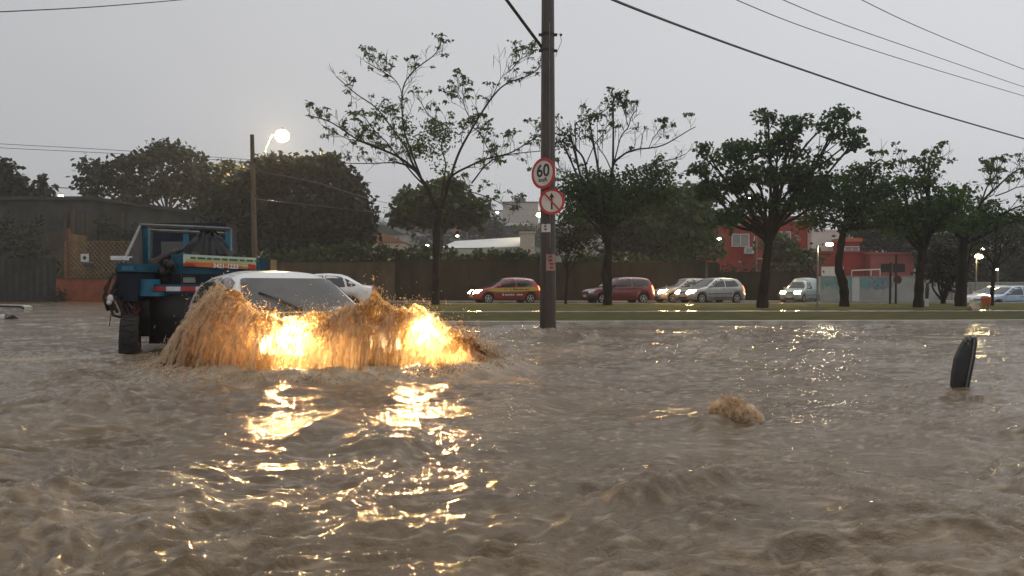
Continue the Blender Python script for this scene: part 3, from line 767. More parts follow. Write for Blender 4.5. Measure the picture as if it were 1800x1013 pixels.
def make_car(kind, label, cat, loc, rotz, paint, lights_on=True, group=None, lod=1, wheel_visible=True, name=None, lampmat='lamp_head_far', lamp_power=25, extras=None, glass='glass', tail_on=False, black_bumper=False):
    S = CARS[kind]; Lc, W = S['L'], S['W']
    t = thing(name or 'parked_car', label, cat, loc, rotz, group)
    wx0, wx1 = S['wb']; wr = S['wr']; ra = wr + .055
    n = 110 if lod else 64
    xs_ = np.unique(np.concatenate([np.linspace(0, Lc, n), [.02, .05, Lc - .02, Lc - .05]] + [wc + ra * np.cos(np.linspace(0, np.pi, 15)) for wc in (wx0, wx1)]))
    top = smooth_prof(S['top'], xs_, .04); belt = np.minimum(smooth_prof(S['belt'], xs_, .12), top - .03)
    hw = W / 2 * interp(xs_, [(0, .80), (.05, .86), (.2, .94), (.5, .985), (1, 1), (Lc - .8, 1), (Lc - .2, .95), (Lc - .04, .88), (Lc, .82)])
    zb = np.where(xs_ < .25, .24, .20)
    for wc in (wx0, wx1):
        d = np.abs(xs_ - wc); zb = np.where(d < ra, np.maximum(zb, wr + np.sqrt(np.maximum(ra ** 2 - d ** 2, 0))), zb)
    sec = []; th = np.linspace(0, np.pi / 2, 15 if lod else 11)
    for i, x in enumerate(xs_):
        w_, b_, tp, z0 = hw[i], belt[i], top[i], zb[i]
        zmid = max(z0 + .02, .5 * (z0 + b_))
        half = [(0, z0), (w_ * .8, z0), (w_ * .97, z0 + .015), (w_ * 1.0, zmid), (w_ * .995, max(b_ - .10, zmid + .005)), (w_ * .975, b_ - .01)]
        h = tp - b_
        e_ = 2 / 4.2 if h > .12 else 2 / 2.6
        for a in th:
            y = w_ * .965 * math.cos(a) ** e_; z = b_ + h * math.sin(a) ** e_
            y *= 1 - .17 * min(max((z - b_), 0) / .5, 1.2) ** 1.2
            half.append((y, z))
        half[-1] = (0, tp)
        sec.append([(x, y, z) for (y, z) in half] + [(x, -y, z) for (y, z) in reversed(half[1:-1])])
    k = len(sec[0]); V = [v for s_ in sec for v in s_]; Fq = []
    for i in range(len(sec) - 1):
        for j in range(k): Fq.append([i * k + j, (i + 1) * k + j, (i + 1) * k + (j + 1) % k, i * k + (j + 1) % k])
    Fq.append(list(range(k))); Fq.append([(len(sec) - 1) * k + j for j in reversed(range(k))])
    tree = BVHTree.FromPolygons([Vector(v) for v in V], Fq)
    body = link_mesh('body', V, Fq, paint, t, smooth=True)
    # dark underbody filling the wheel housings
    ub = MB(); ub.box((Lc / 2, 0, .38), (Lc * .9, W * .62, .34)); ub.build('underbody', M['black'], t)
    # windows
    x0, x1, z0, z1 = S['screen']; st = .06 if lod else .12
    if kind == 'hatch' and lod: st = .03
    zs_, zt_ = z0, z1
    yb, yt = W * .5 * .82, W * .5 * .645
    g = MB(); patch(g, tree, rounded([(-yb, z0 + .01), (yb, z0 + .01), (yt, z1), (-yt, z1)], .05), 'front', .013, st); g.build('windscreen', M[glass], t, smooth=True)
    x0, x1, z0, z1 = S['rearwin']
    g = MB(); patch(g, tree, rounded([(-yb * .9, z0), (yb * .9, z0), (yt * .9, z1), (-yt * .9, z1)], .05), 'rear', .006, st); g.build('rear_window', M['glass'], t, smooth=True)
    for sd_ in (-1, 1):
        for poly in S['side']:
            g = MB(); patch(g, tree, rounded(poly, .035), 'side', .006, st, sd_); g.build('side_window', M['glass'], t, smooth=True)
    # door seams, sill strip, handles
    for sd_ in (-1, 1):
        g = MB(); xd0 = S['side'][0][0][0] - .06; xd1 = S['side'][0][-1][0] + .04
        for xa in (xd0, xd1):
            patch(g, tree, [(xa, .34), (xa + .012, .34), (xa + .012, .88), (xa, .88)], 'side', .003, .1, sd_)
        patch(g, tree, [(xd0 + .3, .30), (wx1 - ra - .02, .30), (wx1 - ra - .02, .34), (xd0 + .3, .34)], 'side', .004, .2, sd_)
        patch(g, tree, [(xd1 - .22, .80), (xd1 - .07, .80), (xd1 - .07, .83), (xd1 - .22, .83)], 'side', .014, .1, sd_)
        patch(g, tree, [(wx0 + ra + .05, .52), (wx1 - ra - .02, .55), (wx1 - ra - .02, .59), (wx0 + ra + .05, .56)], 'side', .010, .2, sd_)
        g.build('door_trim', M['black'], t)
        g = MB(); xm = S['side'][0][0][0] + .10; zm = S['side'][0][0][1] + .05
        g.ball((xm, sd_ * (W / 2 + .07), zm + .03), .10, 6, (.55, 1.0, .68)); g.tube([(xm, sd_ * (W / 2 - .06), zm - .02), (xm, sd_ * (W / 2 + .05), zm + .01)], .025, 6)
        g.build('wing_mirror', paint if not black_bumper else M['black'], t, smooth=True)
    # front: grille, lower intake, bumper line, plate, headlights
    fz = .64 if kind != 'van' else .74
    g = MB(); patch(g, tree, rounded([(-.30, fz - .06), (.30, fz - .06), (.34, fz + .03), (-.34, fz + .03)], .03), 'front', .006, .1)
    patch(g, tree, rounded([(-.42, .27), (.42, .27), (.36, .37), (-.36, .37)], .03), 'front', .006, .1)
    g.build('grille', M['black'], t)
    if black_bumper:
        g = MB(); patch(g, tree, [(-.66, .245), (.66, .245), (.66, .50), (-.66, .50)], 'front', .03, .1)
        for sd_ in (-1, 1): patch(g, tree, [(.01, .245), (.34, .245), (.34, .50), (.01, .50)], 'side', .03, .1, sd_)
        g.build('bumper', M['black'], t, smooth=True)
    g = MB(); g.box((-.035 if black_bumper else -.012, 0, .44), (.015, .40, .13)); pl_ = g.build('number_plate', M['plate'], t)
    g = MB(); g.box((Lc + .010, 0, .62), (.015, .40, .13)); g.build('number_plate', M['plate'], t)
    for sd_ in (-1, 1):
        g = MB(); ya, yb2 = .34, .74
        poly = [(sd_ * ya, fz - .08), (sd_ * yb2, fz - .05), (sd_ * yb2, fz + .12), (sd_ * ya, fz + .07)]
        patch(g, tree, rounded(poly, .03), 'front', .012, .05)
        hl = g.build('headlight', M[lampmat] if lights_on else M['chrome'], t, smooth=True)
        if lights_on and lamp_power:
            light('headlight_beam', t, (-.10, sd_ * .56, fz + .01), lamp_power, (1, .66, .30), .06, 'SPOT', (-1, 0, -.10), R(110), .9)
        g = MB(); patch(g, tree, rounded([(Lc - .16, .72), (Lc - .03, .72), (Lc - .10, 1.0), (Lc - .22, 1.0)], .02), 'side', .012, .05, sd_)
        g.build('tail_light', M['lamp_tail'] if tail_on else M['tail_red'], t)
        for wc in (wx0, wx1):
            ty = sd_ * (W / 2 - .115)
            g = MB(); g.lathe((wc, ty, wr), (0, sd_, 0), [(-.09, wr - .06), (-.085, wr - .01), (-.05, wr), (.05, wr), (.085, wr - .015), (.092, wr - .075), (.06, wr - .09)], 24)
            wh = g.build('wheel', M['rubber'], t, smooth=False)
            g = MB(); rr_ = wr - .088
            g.lathe((wc, ty, wr), (0, sd_, 0), [(.03, rr_), (.075, rr_), (.08, rr_ - .025), (.05, rr_ - .03)], 20)
            g.lathe((wc, ty, wr), (0, sd_, 0), [(.04, .055), (.082, .05), (.086, .02)], 10)
            for q in range(5):
                a = 2 * math.pi * q / 5 + .3
                g.box((wc + math.cos(a) * rr_ * .5, ty + sd_ * .068, wr + math.sin(a) * rr_ * .5), (rr_ * .98, .022, .045), rot=(0, -a, 0))
            g.build('rim', M['silver'], wh, smooth=False)
    if extras: extras(t, tree, S)
    return t, tree


# --- the white car ploughing through the flood
def near_extras(t, tree, S):
    # windscreen wipers, cowl, roof ditch and fog lamps
    def on(y, z, off=.02):
        h, n_, _, _ = tree.ray_cast(Vector((-3, y, z)), Vector((1, 0, 0)))
        if n_.dot(Vector((1, 0, 0))) > 0: n_ = -n_
        return h + n_ * off
    for (a, b, m_) in (((.02, .95), (.42, 1.16), .5), ((.58, .95), (.02, 1.0), .5)):
        g = MB(); p0 = on(*a, .03); p1 = on(*b, .028)
        g.tube([p0, p0.lerp(p1, .55) + Vector((-.02, 0, .012)), p1], [.011, .008, .006], 6)
        q0 = on(a[0] + (b[0] - a[0]) * .3, a[1] + (b[1] - a[1]) * .3, .016); g.tube([q0, on(*b, .016)], .007, 5)
        g.build('wiper', M['black'], t)
    g = MB(); patch(g, tree, [(.935, -.62), (1.05, -.60), (1.05, .60), (.935, .62)], 'top', .008, .08); g.build('cowl', M['black'], t)
    for sd_ in (-1, 1):
        g = MB(); g.lathe((-.02, sd_ * .52, .34), (-1, 0, 0), [(0, .055), (.02, .055), (.03, .02)], 14)
        g.build('fog_lamp', M['lamp_head'], t)
    g = MB(); g.tube([(2.9, .0, 1.43), (3.05, 0, 1.72)], [.006, .003], 5); g.build('aerial', M['black'], t)


CARL = P(597, 590, 8.05); CARL.z = -.35
near, ntree = make_car('hatch', 'white hatchback ploughing through the flood behind a wall of spray, headlights on', 'car', CARL, R(90 + 33), M['white'],
    lampmat='lamp_head', lamp_power=0, name='flooded_car', extras=near_extras, glass='screen')
for sd_ in (-1, 1):
    light('headlight_glow', near, (-.17 if sd_ > 0 else -.30, .62 if sd_ > 0 else -.80, .85), 78, (1, .57, .20), .09, 'POINT')
    light('headlight_beam', near, (-.35, .60 if sd_ > 0 else -.72, .85), 520, (1, .60, .24), .06, 'SPOT', (-1, -sd_ * .05, -.22), R(85), .8)

# white saloon standing in the cross street
make_car('sedan', 'white four-door saloon half hidden behind the splash in the flooded cross street', 'car',
         (-9.0, 27.6, -.02), R(13), M['white'], lights_on=False, lod=0, name='parked_car')

QG = 'cars queuing along the far carriageway'
def red_extras(t, tree, S):
    for sd_ in (-1, 1):
        g = MB(); patch(g, tree, [(.62, .70), (1.2, .66), (3.5, .70), (3.62, .74), (3.55, .90), (1.25, .85), (.95, .84)], 'side', .007, .1, sd_)
        st_ = g.build('yellow_stripe', M['yellow'], t, smooth=True)
        g = MB(); rr_ = random.Random(4)
        for x in (1.62, 1.74, 1.95, 2.12, 2.2, 2.28, 2.36, 2.44, 2.52, 2.60, 2.68, 2.82, 2.9, 2.98):
            g = MB(); patch(g, tree, [(x, .75), (x + .055, .75), (x + .055, .82), (x, .82)], 'side', .010, .1, sd_)
            g.build('letter', M['sign_black'], st_)
        for (x, w_, h_) in ((1.50, .10, .13), (1.66, .09, .08), (1.77, .09, .08), (1.88, .10, .08), (2.0, .09, .1), (2.12, .08, .08), (2.35, .09, .09), (2.47, .09, .09), (2.59, .09, .09)):
            g = MB(); patch(g, tree, [(x, .46), (x + w_, .46), (x + w_ * .8, .46 + h_), (x + .02, .46 + h_ * .9)], 'side', .008, .1, sd_)
            g.build('door_letter', M['letter'], t)

def car_at(px_left, D, L, rot, **k):
    """front corner of a left-facing car sits at px_left"""
    W = 1.64; b = R(rot)
    x = (px_left - CX) / F * D + W / 2 * math.sin(b)
    return (x, D + 0., .02)
make_car('hatch', 'red hatchback with yellow side stripe and white lettering left of the big pole', 'car', car_at(819, 43.4, 3.85, 21), R(21), M['red_car'], lod=0, group=QG, extras=red_extras, lamp_power=60, tail_on=True)
make_car('hatch3', 'dark red hatchback with black bumper and its lamps off, partly behind a tree trunk', 'car', car_at(1021, 42.6, 3.7, 17), R(17), M['maroon'], lights_on=False, lod=0, group=QG, black_bumper=True, tail_on=True)
make_car('hatch', 'pale champagne hatchback squeezed between the dark red car and the silver one', 'car', car_at(1143, 46.0, 3.8, 20), R(20), M['pale_gold'], lod=0, group=QG, lamp_power=60)
make_car('hatch', 'silver five-door hatchback with bright headlights leading into a gap in the queue', 'car', car_at(1188, 43.6, 3.8, 26), R(26), M['silver'], lod=0, group=QG, lamp_power=80, tail_on=True)
make_car('van', 'small teal and white panel van with dazzling headlights behind the slim lamp post', 'van', car_at(1369, 46.6, 3.9, 48), R(48), M['teal_car'], lod=0, group=QG, lamp_power=110, name='delivery_van')[0].scale = (.8, .8, .8)
make_car('sedan', 'white saloon mostly hidden by tree trunks at the far right', 'car', car_at(1688, 47.5, 3.8, 6)[:2] + (-.38,), R(6), M['white'], lights_on=False, lod=0, group=QG)
make_car('hatch', 'pale blue hatchback low behind the orange litter bin', 'car', car_at(1714, 46.0, 3.8, 8)[:2] + (-.42,), R(8), M['blue_car'], lights_on=False, lod=0, group=QG)
make_car('hatch3', 'silver grey hatchback facing the camera at the right edge of the picture', 'car', (P(1783, 506, 49).x, 48.6, -.42), R(86), M['silver'], lights_on=False, lod=0, group=QG)


# ---------------------------------------------------------------- text helper
def text_mesh(name, s, size, m, parent, M4, depth=.003, bold=0.):
    c = bpy.data.curves.new(name, 'FONT'); c.body = s; c.size = size; c.extrude = depth; c.offset = bold
    c.align_x = 'CENTER'; c.align_y = 'CENTER'; c.resolution_u = 3
    o = bpy.data.objects.new('tmp', c); COL.objects.link(o)
    dg = bpy.context.evaluated_depsgraph_get(); dg.update()
    me = bpy.data.meshes.new_from_object(o.evaluated_get(dg)); bpy.data.objects.remove(o)
    me.name = name; me.transform(M4); me.materials.clear(); me.materials.append(m)
    q = bpy.data.objects.new(name, me); COL.objects.link(q)
    if parent is not None: q.parent = parent
    return q


# ---------------------------------------------------------------- blue truck (seen from behind)
def build_truck():
    D0 = 11.0
    base = Vector((P(330, 506, D0).x, D0, -.42))
    t = thing('skip_truck', 'battered blue skip truck seen from behind with a coloured banner and open blue frame', 'truck', base)
    W = lambda px, py, D: P(px, py, D)
    def bx(px0, py0, px1, py1, D, dep):
        a = W(px0, py0, D); b = W(px1, py1, D)
        return ((a + b) / 2 + Vector((0, dep / 2, 0)), (abs(b.x - a.x), dep, abs(b.z - a.z)))
    def B(name, mat_, args, parent=t, rot=None):
        g = MB()
        for a in args:
            c, d = bx(*a); g.box(c, d, rot)
        o = g.build(name, mat_, t, world=True)
        if parent is not t: o.parent = parent
        return o
    # wheels
    for (px_, n_) in ((229, 1), (405, 0), (440, 0)):
        c = W(px_, 590, 10.75 + (0 if n_ else .1)); c.z = .06; ax_ = Vector((.93, .37, 0)) if n_ else Vector((1, 0, 0))
        g = MB(); g.lathe(c, ax_, [(-.115, .34), (-.11, .43), (-.08, .46), (.08, .46), (.11, .43), (.115, .34), (.07, .28)], 30)
        for q in range(30):
            a = 2 * math.pi * q / 30
            yw = math.atan2(ax_.y, ax_.x); dv = Vector((-ax_.y, ax_.x, 0)) * math.cos(a) * .461 + Vector((0, 0, math.sin(a) * .461))
            Mr_ = Matrix.Rotation(yw, 3, 'Z') @ Matrix.Rotation(a - math.pi / 2, 3, 'X') @ Matrix.Rotation(.3 if q % 2 else -.3, 3, 'Z')
            g.box(c + dv, (.16, .035, .012), rot=Mr_.to_euler())
        wh = g.build('wheel', M['rubber'], t, world=True)
        g = MB(); g.lathe(c, ax_, [(-.06, .27), (.10, .27), (.11, .24), (.05, .21), (.05, .09), (.12, .08), (.13, .02)], 18); g.build('rim', M['rust'], t, world=True).parent = wh
    # chassis, bumper and black body of the tail
    B('chassis', M['black'], [(242, 500, 462, 560, 11.2, .45), (262, 478, 455, 500, 11.6, .5), (236, 528, 262, 592, 11.0, .6), (262, 560, 330, 604, 11.25, .35)])
    B('rear_bumper', M['truck_blue'], [(262, 500, 465, 516, 11.05, .12)])
    g = MB(); cs = [(266, 292), (318, 344), (370, 396)]
    for a, b in cs:
        c, d = bx(a, 504, b, 512, 11.03, .02); g.box(c, d)
    g.build('reflector_red', M['refl_red'], t, world=True)
    g = MB()
    for a, b in [(292, 317), (344, 369), (396, 420)]:
        c, d = bx(a, 504, b, 512, 11.03, .02); g.box(c, d)
    g.build('reflector_white', M['refl_white'], t, world=True)
    B('mudguard', M['truck_light'], [(243, 491, 262, 521, 10.9, .35), (243, 514, 280, 521, 10.88, .4)])
    B('side_locker', M['truck_navy'], [(207, 479, 241, 530, 10.8, .8), (203, 470, 208, 520, 10.85, .7)])
    B('locker_lid', M['truck_blue'], [(205, 463, 243, 478, 10.75, .85)])
    B('locker_label', M['truck_light'], [(214, 468, 235, 476, 10.74, .01)])
    B('pale_bracket', M['refl_white'], [(194, 450, 217, 457, 10.9, .25)])
    g = MB(); c, d = bx(213, 527, 242, 572, 10.95, .06); g.box(c, d); c, d = bx(212, 520, 216, 560, 10.8, .05); g.box(c, d)
    for k in range(5):
        c, d = bx(218 + k * 5, 532 + k * 2, 222 + k * 5, 562, 10.9, .04); g.box(c, d, (0, .2 * (k - 2), 0))
    g.build('rusty_flap', M['rust'], t, world=True)
    g = MB(); g.ball(W(221, 567, 10.7), .022, 6); g.build('side_marker_lamp', M['lamp_tail'], t, world=True)
    # hanging hoses and chains on the left flank
    g = MB(); rr_ = random.Random(3)
    for k in range(9):
        a = W(196 + k * 4.5, 478 + rr_.random() * 30, 10.7 + .05 * k); b = W(190 + k * 5.5, 530 + rr_.random() * 30, 10.7)
        m_ = (a + b) / 2 + Vector((-.06 - .06 * rr_.random(), 0, -.1 * rr_.random())); g.tube([a, a.lerp(m_, .6), m_, m_.lerp(b, .5), b], .012 + .014 * rr_.random(), 6)
    g.tube([W(191, 535, 10.7), W(200, 555, 10.7), W(214, 558, 10.7)], .02, 6); g.tube([W(196, 548, 10.7), W(194, 560, 10.7), W(192, 574, 10.7)], .006, 5)
    g.build('hanging_hose', M['dirt_metal'], t, world=True, smooth=True)
    g = MB(); g.ball(W(194, 525, 10.65), .05, 6, (.8, .6, 1.1)); g.ball(W(192, 532, 10.65), .035, 6); g.build('rag', M['plate'], t, world=True, smooth=True)
    # skip bucket with the banner on its tail
    g = MB(); a0, a1 = W(300, 446, 11.5), W(474, 481, 11.5)
    y0, y1 = 11.5, 14.6
    prof = [(a0.x, a1.z), (a1.x + .0, a1.z - .02), (a1.x - .02, a0.z - .07), (a0.x, a0.z)]
    g.prism([(x, y0, z) for x, z in prof], (0, .06, 0))
    dy = y1 - y0 - .07; sh = -.33 * dy
    for xa, xb, za, zb_ in ((a0.x, a0.x + .05, a1.z - .25, a0.z - .02), (a1.x - .05, a1.x, a1.z - .25, a0.z - .07), (a0.x + .052, a1.x - .052, a1.z - .25, a1.z - .2)):
        g.prism([(xa, y0 + .062, za), (xb, y0 + .062, za), (xb, y0 + .062, zb_), (xa, y0 + .062, zb_)], (sh, dy, 0))
    g.build('skip_body', M['truck_blue'], t, world=True)
    B('tail_panel', M['truck_navy'], [(300, 482, 470, 500, 11.45, .1)])
    B('tail_frame', M['dirt_metal'], [(318, 484, 346, 486, 11.4, .03), (318, 498, 346, 500, 11.4, .03), (318, 486, 320, 498, 11.4, .03), (344, 486, 346, 498, 11.4, .03)])
    B('tail_number', M['wall_pale'], [(321, 487, 343, 497, 11.43, .01)])
    # banner (slightly tilted like the photo)
    bd = 11.47
    def q(px, py, off=0.): return W(px, py, bd - off)
    g = MB(); g.prism([q(322, 447), q(450, 453.5), q(450, 474), q(322, 468)], (0, .012, 0)); bn = g.build('phone_banner', M['banner'], t, world=True)
    def strip(name, m_, quads, off):
        g = MB()
        for p4 in quads: g.prism([q(x, y, off) for x, y in p4], (0, .004, 0))
        o = g.build(name, m_, t, world=True); o.parent = bn; return o
    strip('banner_stripe', M['ban_yel'], [[(327, 456), (448, 462), (448, 466), (327, 460)]], .006)
    strip('banner_stripe', M['ban_or'], [[(325, 460), (385, 462.5), (420, 467), (445, 472), (420, 472.5), (325, 468)]], .012)
    strip('banner_patch', M['ban_red'], [[(436, 464), (449, 466), (450, 474.5), (436, 473.5)], [(322, 463), (338, 463), (345, 468.5), (322, 467.5)]], .018)
    hd = []
    x = 335
    for w_ in (9, 14, 8, 12, 10, 15, 9, 12, 8):
        y = 451 + (x - 322) * .051; hd.append([(x, y), (x + w_, y + w_ * .05), (x + w_, y + 3.2 + w_ * .05), (x, y + 3.2)]); x += w_ + 3
    strip('banner_heading', M['ban_dk'], hd, .012)
    Mx = Matrix.Translation(Vector(q(397, 468.5, .03)) - base) @ Matrix.Rotation(R(2.6), 4, 'Y') @ Matrix.Rotation(R(90), 4, 'X')
    o = text_mesh('banner_phone_number', '3421-1223', .085, M['letter'], bn, Mx, .002, .002)
    # lift arms and black hoses left of the skip
    g = MB()
    g.tube([W(246, 478, 11.3), W(270, 462, 11.4), W(300, 445, 11.6), W(312, 440, 11.8)], [.05, .05, .045, .03], 8)
    for k in range(8):
        a = W(262 + k * 6, 458 - k * 1.2, 11.6); b = W(256 + k * 7, 498, 11.5)
        g.tube([a, (a + b) / 2 + Vector((.05 * math.sin(k * 2.), -.08, 0)), b], .022 + .008 * (k % 3), 6)
    for k in range(6): g.ball(W(264 + k * 7, 462 + (k * 5) % 20, 11.4), .05 + .02 * (k % 2), 6)
    g.build('lift_arm', M['dirt_metal'], t, world=True, smooth=True)
    # open frame over the load, with dark netting on its near-left side
    fd0, fd1 = 12.2, 14.4
    for a_, b_ in ((W(249, 397, fd0), W(260, 478, fd0)), (W(396, 401, fd0), W(405, 478, fd0)), (W(322, 402, fd1), W(329, 470, fd1))):
        g = MB(); g.bbox(a_, b_ + Vector((0, .08, 0))); g.build('frame_post', M['truck_light'], t, world=True)
    g = MB()
    def rail(a, b, r=.03):
        v_ = [W(*a), W(*b)]; g.tube(v_, r, 6)
    rail((247, 396, fd0), (347, 400, fd0)); rail((347, 400, fd0), (404, 403, fd0)); rail((247, 396, fd0), (262, 405, fd1)); rail((404, 403, fd0), (396, 411, fd1)); rail((262, 405, fd1), (396, 411, fd1))
    rail((247, 397, fd0), (221, 452, 11.0), .022); rail((221, 452, 11.0), (214, 462, 10.9), .022)
    g.build('frame_rail', M['grey_metal'], t, world=True)
    g = MB(); g.prism([W(247, 399, fd0), W(223, 452, 11.05), W(240, 470, 11.1), W(250, 478, fd0)], (.02, .02, 0)); g.build('side_net', M['net'], t, world=True)
    # black sheet bunched over the load
    pk = W(366, 408, 12.6)
    ringp = [W(320, 443, 12.0), W(345, 446, 11.7), W(372, 447, 11.65), W(398, 449, 11.75), W(415, 449, 12.3), W(405, 444, 13.2), W(360, 441, 13.4), W(325, 441, 12.9)]
    g = MB(); rows = 9; nn = 48; vs = []; rr_ = random.Random(8)
    for i in range(rows):
        f = i / (rows - 1)
        for j in range(nn):
            a = j / nn * len(ringp); k0 = int(a); p = ringp[k0 % 8].lerp(ringp[(k0 + 1) % 8], a - k0)
            r_ = f ** .62 if f > .18 else .30 - f * .2
            c = pk.lerp(p, r_); c.z = pk.z + (p.z - pk.z) * f ** 1.15
            c += Vector((math.sin(j * 1.7 + i * .4), math.cos(j * 2.3), math.sin(j * 1.1 + i))) * .03 * (1 - f * .3)
            vs.append(c)
    g._add(vs, [[i * nn + j, i * nn + (j + 1) % nn, (i + 1) * nn + (j + 1) % nn, (i + 1) * nn + j] for i in range(rows - 1) for j in range(nn)])
    g.ball(W(368, 409, 12.6), .09, 7, (1.3, 1, .8)); g.tube([W(300, 449, 11.9), W(322, 440, 12.), W(342, 432, 12.3), W(360, 418, 12.6)], .022, 6)
    g.build('load_sheet', M['tarp'], t, world=True, smooth=True)
    # cab beyond the skip
    g = MB(); a = W(262, 405, 15.0); b = W(400, 500, 15.0)
    g.box(((a.x + b.x) / 2, 15.35, (a.z + b.z) / 2 - .1), (1.45, .6, 1.5), taper=.95); cab = g.build('cab', M['truck_navy'], t, world=True)
    g = MB(); g.box(((a.x + b.x) / 2, 15.04, a.z - .42), (1.05, .03, .42)); g.build('cab_window', M['glass'], t, world=True).parent = cab
    g = MB(); g.box((W(478, 470, 11.6).x, 11.6, W(0, 470, 11.6).z), (.05, .3, .22)); g.build('tail_lamp_box', M['black'], t, world=True)
build_truck()

# ---------------------------------------------------------------- big concrete pole, its signs and bills
def build_pole():
    c = P(963, 582, 16.4); c.z = -.5
    t = thing('utility_pole', 'thick dark concrete pole rising from the flood carrying two round road signs', 'pole', c)
    g = MB(); H = 9.2
    g.lathe((0, 0, 0), (0, 0, 1), [(0, .175), (H, .118)], 14); g.build('shaft', M['pole'], t)
    for z in (CZ + (CY - 62) / F * 16.4 + .5, CZ + (CY - 90) / F * 16.4 + .5):
        g = MB(); g.lathe((0, 0, z - .035), (0, 0, 1), [(0, .137), (.07, .137)], 16)
        for sd_ in (-1, 1): g.box((sd_ * .155, -.02, z), (.07, .05, .05))
        g.build('clamp', M['dirt_metal'], t)
    p0 = P(954, 84, 16.4) - Vector((c.x, 16.4, 0)) - Vector((0, 0, c.z)); p1 = P(886, -6, 15.9) - c; p2 = P(800, -120, 15.2) - c
    g = MB(); g.tube([Vector((-.12, 0, p0.z)), p1, p2], .032, 8); g.build('stay_rod', M['dirt_metal'], t)
    g = MB(); z = CZ + (CY - 64) / F * 16.4 + .5
    g.tube([(.16, 0, z), (.2, 0, z + .05), (.26, 0, z + .03), (.28, 0, z - .12), (.2, 0, z - .3), (.16, 0, z - .42)], .006, 5)
    g.ball((.27, 0, z + .03), .03, 5); g.build('wire_loop', M['black'], t)
    g = MB(); g.tube([(.04, -.158, 2.2), (.03, -.135, 6.8)], .008, 5); g.build('conduit', M['grey_metal'], t)

    def sign(px, py, D, rad, yaw, pitch, label, kind):
        o = P(px, py, D); s_ = thing('road_sign', label, 'road sign', o)
        Mr = Matrix.Rotation(yaw, 4, 'Z') @ Matrix.Rotation(pitch, 4, 'X')
        def xf(mb):
            mb.v = [(Mr @ v) for v in mb.v]; return mb
        g = MB(); g.lathe((0, 0, 0), (0, -1, 0), [(0, rad), (.006, rad)], 40); xf(g).build('rim', M['sign_red'], s_)
        g = MB(); g.lathe((0, -.007, 0), (0, -1, 0), [(0, rad * .80), (.002, rad * .80)], 40); xf(g).build('face', M['sign_white'], s_)
        g = MB(); g.box((0, .02, .08), (.03, .03, .2)); g.box((0, .05, 0), (.2, .02, .05)); xf(g).build('bracket', M['grey_metal'], s_)
        B_ = Matrix.Rotation(R(90), 4, 'X')
        if kind == 60:
            text_mesh('number', '60', rad * 1.12, M['sign_black'], s_, Mr @ Matrix.Translation((0, -.012, rad * .14)) @ B_, .002, rad * .022)
            text_mesh('unit', 'km/h', rad * .36, M['sign_black'], s_, Mr @ Matrix.Translation((0, -.012, -rad * .42)) @ B_, .002, rad * .006)
        else:
            g = MB(); g.box((0, -.012, -rad * .12), (rad * .13, .004, rad * .95)); g.prism([(-rad * .20, -.014, rad * .30), (rad * .20, -.014, rad * .30), (0, -.014, rad * .66)], (0, .004, 0)); xf(g).build('arrow', M['sign_black'], s_)
            g = MB(); g.box((0, -.018, 0), (rad * .13, .003, rad * 1.72), rot=(0, R(-42), 0)); xf(g).build('slash', M['sign_red'], s_)
    sign(955, 305, 16.08, .315, R(-43), R(0), 'red-rimmed round speed limit sign reading 60 km/h, the upper sign on the pole', 60)
    sign(970, 354.5, 16.10, .265, R(-14), R(3), 'red-rimmed round sign with a crossed-out black arrow, lower sign on the pole', 1)
    def bill(px0, py0, px1, py1, label, nm, marks, m_, txt):
        cx = (px0 + px1) / 2; o = P(cx, (py0 + py1) / 2, 16.2)
        s_ = thing(nm, label, 'poster', o)
        w_ = (px1 - px0) / F * 16.2; h_ = (py1 - py0) / F * 16.2
        rr_ = .172; V = []; Fc = []; a0 = (o.x - c.x) / rr_; n = 8
        for i in range(n + 1):
            a = math.asin(max(-.98, min(.98, a0 - w_ / 2 / rr_ + w_ / rr_ * i / n)))
            for zz_ in (-h_ / 2, h_ / 2): V.append((c.x + math.sin(a) * rr_ - o.x, 16.4 - math.cos(a) * rr_ - o.y, zz_ + (.01 * math.sin(i * 1.3) if zz_ > 0 else 0)))
        for i in range(n): Fc.append([2 * i, 2 * i + 2, 2 * i + 3, 2 * i + 1])
        link_mesh('sheet', V, Fc, m_, s_)
        g = MB(); rr2 = random.Random(px0)
        for k in range(marks):
            z = h_ / 2 - h_ * (k + .7) / (marks + .6); ww = w_ * (.35 + .3 * rr2.random())
            x_ = (rr2.random() - .5) * w_ * .2; g.box((x_, 16.4 - rr_ - .004 - o.y - .004, z), (ww * .6, .004, h_ / marks * .38))
        g.build('print', txt, s_)
    bill(952, 394, 968, 408, 'small torn black and white sticker below the lower round sign', 'sticker', 2, M['sign_white'], M['sign_black'])
    bill(960, 447, 977, 476, 'faded pinkish paper bill pasted low on the pole', 'bill', 4, M['poster'], M['rust'])
build_pole()


# ---------------------------------------------------------------- overhead wires
def wire(pts, r, label, name='overhead_wire', group=None):
    pts = [P(*p) for p in pts]
    n = 28; out = catmull([tuple(p) for p in pts], n)
    g = MB(); g.tube([Vector(p) for p in out], r, 5); o = g.build(name, M['black'], None); tag(o, label, 'wire', group)
wire([(1000, -40, 11), (1078, 0, 12), (1250, 66, 14.5), (1420, 126, 17), (1600, 186, 20), (1800, 244, 24), (1900, 270, 26)], .021, 'thick black cable sweeping down from the top to the right edge')
WG = 'thin wires crossing the sky at upper right'
wire([(1200, -45, 20), (1290, -2, 22), (1420, 50, 25), (1600, 109, 29), (1800, 169, 34), (1900, 198, 37)], .013, 'lowest of the three thin grey wires at upper right', group=WG)
wire([(1290, -40, 21), (1372, -2, 23), (1480, 42, 26), (1640, 98, 30), (1800, 153, 35), (1900, 184, 38)], .013, 'middle one of the three thin grey wires at upper right', group=WG)
